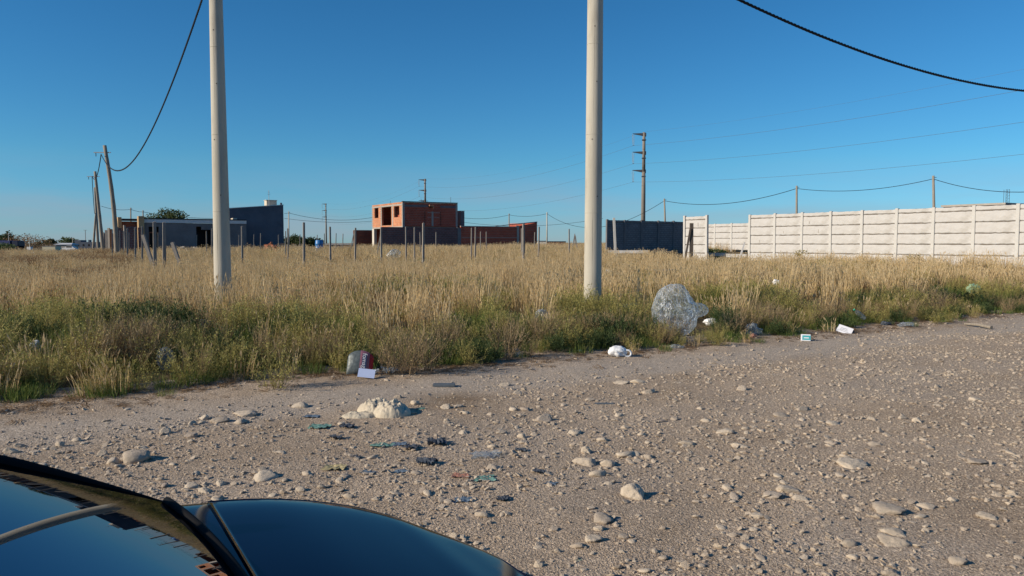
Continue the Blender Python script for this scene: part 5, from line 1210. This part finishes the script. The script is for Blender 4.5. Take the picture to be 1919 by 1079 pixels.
# pipe and planks
a = ground(1808, 610); b = ground(1858, 617); m = MB(); m.tube([(0, 0, 0), (b-a)*.5+Vector((0, 0, .02)), b-a], [.022, .03, .035], 8); solo('branch', m, M['wood'], 'pale bare branch lying on the dirt at the far right', 'branch', loc=a+Vector((0, 0, .035)))
a = ground(812, 723); b = ground(852, 722); m = MB(); m.box(0, (b-a).length, -.05, .05, 0, .025); solo('slate_plank', m, M['greyplank'], 'dark flat plank lying on the dirt below the dry weeds', 'plank', loc=a, rotz=.0)
a = ground(1115, 757); m = MB(); m.box(0, mpx(1115, 757, 34), -.02, .02, 0, .012); solo('grey_strip', m, M['greyplank'], 'thin blue grey strip lying beside the white topped stone', 'strip', loc=a, rotz=-.05)
for i, (px, py, w_, mt, lab) in enumerate(((650, 802, 26, 'navy', 'dark blue rag lump left on the dirt below the limestone rock'), (596, 801, 34, 'teal', 'flat teal rag shreds left of the dark blue rag lump'), (584, 781, 24, 'blue', 'blue rag strip below left of the big limestone rock'), (630, 822, 24, 'navy', 'small dark rag below the teal shreds'), (715, 836, 34, 'teal', 'pale teal rag strip in the middle of the littered dirt'), (748, 833, 26, 'blue', 'grey blue film strip right of the pale teal rag strip'), (772, 842, 30, 'navy', 'dark green rag lump right of the film strip'), (818, 832, 36, 'navy', 'largest dark navy rag lump on the littered dirt'), (670, 858, 16, 'navy', 'tiny dark rag lump near the oval white pebble stone'), (628, 878, 40, 'yellow', 'flat yellow scraps before the middle of the bonnet'), (690, 886, 26, 'blue', 'pale blue scrap right of the yellow scraps'), (750, 884, 24, 'blue', 'smooth blue scrap before the front of the bonnet'), (800, 870, 36, 'navy', 'dark thin shreds before the bonnet front'), (862, 892, 28, 'pink', 'salmon pink scrap right of the dark shreds'), (906, 898, 34, 'teal', 'dark teal shreds right of the salmon pink scrap'), (868, 938, 34, 'blue', 'ribbed blue plastic cap lying near the bonnet nose'), (944, 937, 24, 'navy', 'dark blue scrap right of the ribbed blue cap'), (1012, 886, 22, 'navy', 'dark blue scrap left of the stone cluster'), (910, 855, 50, 'whitegrey', 'grey white tattered film right of the navy rag'), (788, 766, 16, 'teal', 'bright turquoise scrap in the shadow of the big limestone rock'), (1155, 972, 14, 'blue', 'blue grey fragment against the broad stone'), (1084, 1049, 12, 'teal', 'tiny green scrap near the lower middle'), (1032, 906, 20, 'blue', 'grey blue fragment below the dark blue scrap'), (975, 845, 20, 'navy', 'thin dark sliver right of the tattered film'))):
    w_ = mpx(px, py, w_); am = .05 if mt == 'navy' else .03
    if mt == 'whitegrey': mt = 'filmw'; am = .03
    litter(px, py, 'rag' if mt in ('navy', 'teal', 'blue') else 'scrap', sheet(90+i, w_, w_*.75, w_*(.2 if mt == 'navy' else .1), 18, .3).mesh('rag', True), M[mt], lab, 'rag' if mt in ('navy', 'teal', 'blue') else 'scrap', (0, 0, random.uniform(-.4, .4)), -.004)

# ------------------------------------------------------------------ the car
def catmull(xs, ys, x):
    xs = np.array(xs, float); ys = np.array(ys, float); m = np.gradient(ys, xs); i = np.clip(np.searchsorted(xs, x)-1, 0, len(xs)-2)
    h = xs[i+1]-xs[i]; t = (x-xs[i])/h
    return (2*t**3-3*t**2+1)*ys[i]+(t**3-2*t**2+t)*h*m[i]+(-2*t**3+3*t**2)*ys[i+1]+(t**3-t**2)*h*m[i+1]
CV = 1.32
ca = uv2xy(0, CV)
car = thing('car', 'dark blue car parked in the near left corner seen over bonnet and windscreen', 'car', (ca[0], ca[1], 0), A_UV)
m_, nt, b_, o_ = newmat('car_paint'); b_.inputs['Base Color'].default_value = (.0015, .003, .016, 1); b_.inputs['Roughness'].default_value = .08; b_.inputs['Metallic'].default_value = .0; b_.inputs['Specular IOR Level'].default_value = .2; b_.inputs['Coat Weight'].default_value = .0; b_.inputs['Coat Roughness'].default_value = .03
fn = noise(nt, coords(nt), 7, 6, .7); rp = ramp(nt, fn, [(.35, (.05,)*3), (.75, (.13,)*3)]); nt.links.new(rp, b_.inputs['Roughness'])
M['paint'] = m_
m_, nt, b_, o_ = newmat('car_glass'); b_.inputs['Base Color'].default_value = (.003, .004, .005, 1); b_.inputs['Roughness'].default_value = .01; b_.inputs['IOR'].default_value = 1.52
tr = nt.nodes.new('ShaderNodeBsdfTransparent'); tr.inputs[0].default_value = (.55, .6, .62, 1); gl = nt.nodes.new('ShaderNodeBsdfGlossy'); gl.inputs['Roughness'].default_value = .012; gl.inputs[0].default_value = (.27, .28, .31, 1)
fr = nt.nodes.new('ShaderNodeFresnel'); fr.inputs[0].default_value = 1.27; mx = nt.nodes.new('ShaderNodeMixShader'); nt.links.new(fr.outputs[0], mx.inputs[0]); nt.links.new(tr.outputs[0], mx.inputs[1]); nt.links.new(gl.outputs[0], mx.inputs[2]); nt.links.new(mx.outputs[0], o_.inputs[0])
M['glass'] = m_
M['trim'] = mottled('black_trim', (.008, .008, .009), .1, 20, .8, .0, 200, spec=.1)
M['rubber'] = mottled('tyre_rubber', (.02, .02, .02), .2, 20, .85, .3, 80)
M['alloy'] = mottled('wheel_alloy', (.4, .4, .42), .05, 5, .3, 0, metal=.8)
M['lamp'] = mottled('headlamp_lens', (.5, .52, .55), .05, 5, .08, 0, spec=.8)
M['redlamp'] = mottled('tail_lamp', (.3, .01, .01), .05, 5, .15, 0, spec=.8)
SX = [-2.95, -2.9, -2.75, -2.4, -1.8, -1.0, -.3, .1, .3, .48, .60, .68, .74, .79, .84, .88, .91]
ST = [.70, .86, .95, .97, .97, .97, .965, .96, .952, .935, .915, .90, .888, .875, .862, .85, .838]
SW = [.50, .62, .73, .80, .81, .81, .81, .80, .785, .755, .71, .65, .565, .47, .37, .27, .17]
def body_pt(a, th):
    T = catmull(SX, ST, a); Wd = catmull(SX, SW, a); zc = .52; c, s = np.cos(th), np.sin(th)
    p = 2/12.; b = Wd*np.sign(c)*np.abs(c)**p; z = np.where(s >= 0, zc+(T-zc)*np.abs(s)**p, zc+(zc-.22)*(-np.abs(s)**(2/6.)))
    nar = np.where(z > .6, 1-.0*(z-.6), 1); return np.stack([a+0*b, b*nar, z], -1)
def patch(a0, a1, t0, t1, na, nt_, off=0):
    A, T_ = np.meshgrid(np.linspace(a0, a1, na), np.linspace(t0, t1, nt_), indexing='ij'); P = body_pt(A, T_)
    if off:
        e_ = 1e-3; da = body_pt(A+e_, T_)-P; dt = body_pt(A, T_+e_)-P; n_ = np.cross(da, dt); n_ /= np.linalg.norm(n_, axis=-1)[..., None]+1e-9; P = P+n_*off
    return P
sta = np.concatenate([np.linspace(-2.95, -2.6, 10), np.linspace(-2.5, .2, 34), np.linspace(.25, .91, 48)])
A, T_ = np.meshgrid(sta, np.linspace(-math.pi, math.pi, 121), indexing='ij'); m = MB().grid(body_pt(A, T_)); n = 121
m.f.append(tuple(range(120))); m.f.append(tuple(range(len(sta)*n-1, len(sta)*n-121, -1)))
part('body', m, M['paint'], car, True)
hp = patch(.33, 1.16, .27*math.pi, .73*math.pi, 44, 40, .0035) if False else None
# bonnet: a slightly proud shell from wing to wing
A, B = np.meshgrid(np.linspace(.31, .885, 60), np.linspace(-.9, .9, 50), indexing='ij')
Wd = catmull(SX, SW, A); T2 = catmull(SX, ST, A); b2 = B*Wd*.985; z2 = .52+(T2-.52)*(1-np.abs(b2/Wd)**12.)**(1/12.)+.006
G = np.stack([A, b2, z2], -1); rim = []
m = MB().grid(G); loop = [(i, 0) for i in range(60)]+[(59, j) for j in range(1, 50)]+[(i, 49) for i in range(58, -1, -1)]+[(0, j) for j in range(48, 0, -1)]
V2 = [G[i, j]-np.array([0, 0, .02]) for i, j in loop]; base = m.n; m.add(V2, []); L_ = len(loop)
for q in range(L_):
    i, j = loop[q]; i2, j2 = loop[(q+1) % L_]; m.f.append((i*50+j, base+q, base+(q+1) % L_, i2*50+j2))
part('bonnet', m, M['paint'], car, True)
# glasshouse
def ws(s, t_):
    ub = .262-.065*s*s; ut = -.66-.08*s*s; wb = .75; wt = .60
    u = ub+(ut-ub)*t_; y = s*(wb+(wt-wb)*t_); z = .975-.02*s*s+(1.375-.03*s*s-.975+.02*s*s)*(t_+.27*t_*(1-t_))
    return np.stack([u, y, z], -1)
A, B = np.meshgrid(np.linspace(-1, 1, 48), np.linspace(-.02, 1, 34), indexing='ij')
part('windscreen', MB().grid(ws(A, B)), M['glass'], car, True)
def strip_tube(fn, r, nm, mt='trim', n=30, flat=None): m = MB(); m.tube([tuple(fn(k)) for k in np.linspace(0, 1, n)], r, 8); part(nm, m, M[mt], car, True)
strip_tube(lambda k: ws(np.array(2*k-1.), np.array(-.015))+np.array([.012, 0, .0]), .010, 'windscreen_seal')
for s_ in (-1, 1): strip_tube(lambda k: ws(np.array(s_*1.01), np.array(k*1.02-.02))-np.array([0, 0, .006]), [.007+.015*min(1, q/9.) for q in range(30)], 'windscreen_pillar')
# roof and pillars, side glass, rear screen
def roofpt(a, s):   # a 0..1 front to rear
    u = -.66-.08*s*s*(1-a)-1.31*a; z = 1.375-.03*s*s+.05*math.sin(math.pi*a)-.02*a; w_ = .60; return (u, s*w_, z-.03*abs(s)**6)
m = MB(); G = np.array([[roofpt(a, s) for s in np.linspace(-1, 1, 24)] for a in np.linspace(0, 1, 20)]); m.grid(G); part('roof', m, M['paint'], car, True)
m = MB(); G = np.array([[(-1.97-.85*k, s*(.60+.13*k), 1.38-.4*k+.05*math.sin(math.pi*k)-.03*s*s) for s in np.linspace(-1, 1, 16)] for k in np.linspace(0, 1, 12)]); m.grid(G); part('rear_window', m, M['glass'], car, True)
for s_ in (-1, 1):
    for (u0, u1, v0, v1) in ((.05, -.72, -.86, -.84), (-.92, -1.75, -1.78, -.96)):
        pass
    m = MB(); m.add([(.12, s_*.79, .96), (-1.0, s_*.80, .97), (-.98, s_*.625, 1.40), (-.66, s_*.62, 1.385)], [(0, 1, 2, 3)]); part('side_window', m, M['glass'], car)
    m = MB(); m.add([(-1.06, s_*.80, .97), (-2.3, s_*.79, .99), (-1.95, s_*.62, 1.36), (-1.04, s_*.625, 1.40)], [(0, 1, 2, 3)]); part('side_window', m, M['glass'], car)
    m = MB(); m.tube([(-1.03, s_*.80, .96), (-1.01, s_*.625, 1.41)], .035, 6); m.tube([(-2.4, s_*.78, .98), (-1.97, s_*.62, 1.385)], .05, 6); m.tube([(-.62, s_*.61, 1.40), (-1.0, s_*.62, 1.415), (-1.97, s_*.61, 1.38)], .03, 6); part('pillar', m, M['paint'], car, True)
    G = patch(-1.0, .02, .06*math.pi if s_ > 0 else .94*math.pi, (.24 if s_ > 0 else .76)*math.pi, 14, 10, .004 if False else 0)
    sh = 0
    for (d0, d1) in ((-.98, .05), (-1.98, -1.02)):
        mm = MB(); Gd = np.array([[(a, s_*(.846+.003), z) for z in np.linspace(.33, .80, 4)] for a in np.linspace(d0, d1, 8)]); mm.grid(Gd); dr = part('door', mm, M['paint'], car)
        hm = MB(); hm.bevbox(d0+.06, d0+.2, min(s_*.85, s_*.875), max(s_*.85, s_*.875), .76, .785, .004); part('handle', hm, M['trim'], dr)
    m = MB(); m.bevbox(-.66, -.54, min(s_*.87, s_*1.0), max(s_*.87, s_*1.0), .98, 1.1, .02); mr = part('wing_mirror', m, M['paint'], car); 
    m = MB(); m.bevbox(-.62, -.57, min(s_*.78, s_*.88), max(s_*.78, s_*.88), .96, .99, .008); part('mirror_arm', m, M['trim'], mr)
    m = MB(); m.lathe([(.0, 0), (.1, .012), (.1, .02), (0.02, .035)], 14, Matrix.Translation((.80, s_*.46, .66)) @ Matrix.Rotation(math.pi/2, 4, 'Y') @ Matrix.Rotation(s_*-.5, 4, 'X')); part('headlight', m, M['lamp'], car, True)
    m = MB(); m.box(-2.965, -2.93, min(s_*.35, s_*.55), max(s_*.35, s_*.55), .66, .8); part('tail_light', m, M['redlamp'], car)
    for wx in (.42, -2.05):
        X_ = Matrix.Translation((wx, s_*.74, .30)) @ Matrix.Rotation(math.pi/2, 4, 'X')
        m = MB(); m.lathe([(.17, -.09), (.27, -.1), (.3, -.07), (.305, 0), (.3, .07), (.27, .1), (.17, .09)], 28, X_); wh = part('wheel', m, M['rubber'], car, True)
        X2 = Matrix.Translation((wx, s_*.80, .30)) @ Matrix.Rotation(math.pi/2, 4, 'X'); m = MB(); m.lathe([(.02, -.05), (.17, -.045), (.175, .045), (.03, .05)], 20, X2); part('rim', m, M['alloy'], wh, True)
m = MB(); m.box(-2.2, .22, -.72, .72, .35, .72); m.bevbox(-.25, .22, -.70, .70, .70, .90, .05); part('interior', m, M['trim'], car)
for s_ in (-.36, .36): m = MB(); m.bevbox(-1.15, -.95, s_-.24, s_+.24, .6, 1.18, .06); m.bevbox(-1.1, -.6, s_-.24, s_+.24, .6, .74, .05); part('seat', m, M['trim'], car)
m = MB(); m.tube([(-.36+.09*math.cos(a), -.36+.18*math.sin(a), .93+.14*math.cos(a)) for a in np.linspace(0, 6.283, 24)], .014, 6, False); part('steering_wheel', m, M['trim'], car, True)
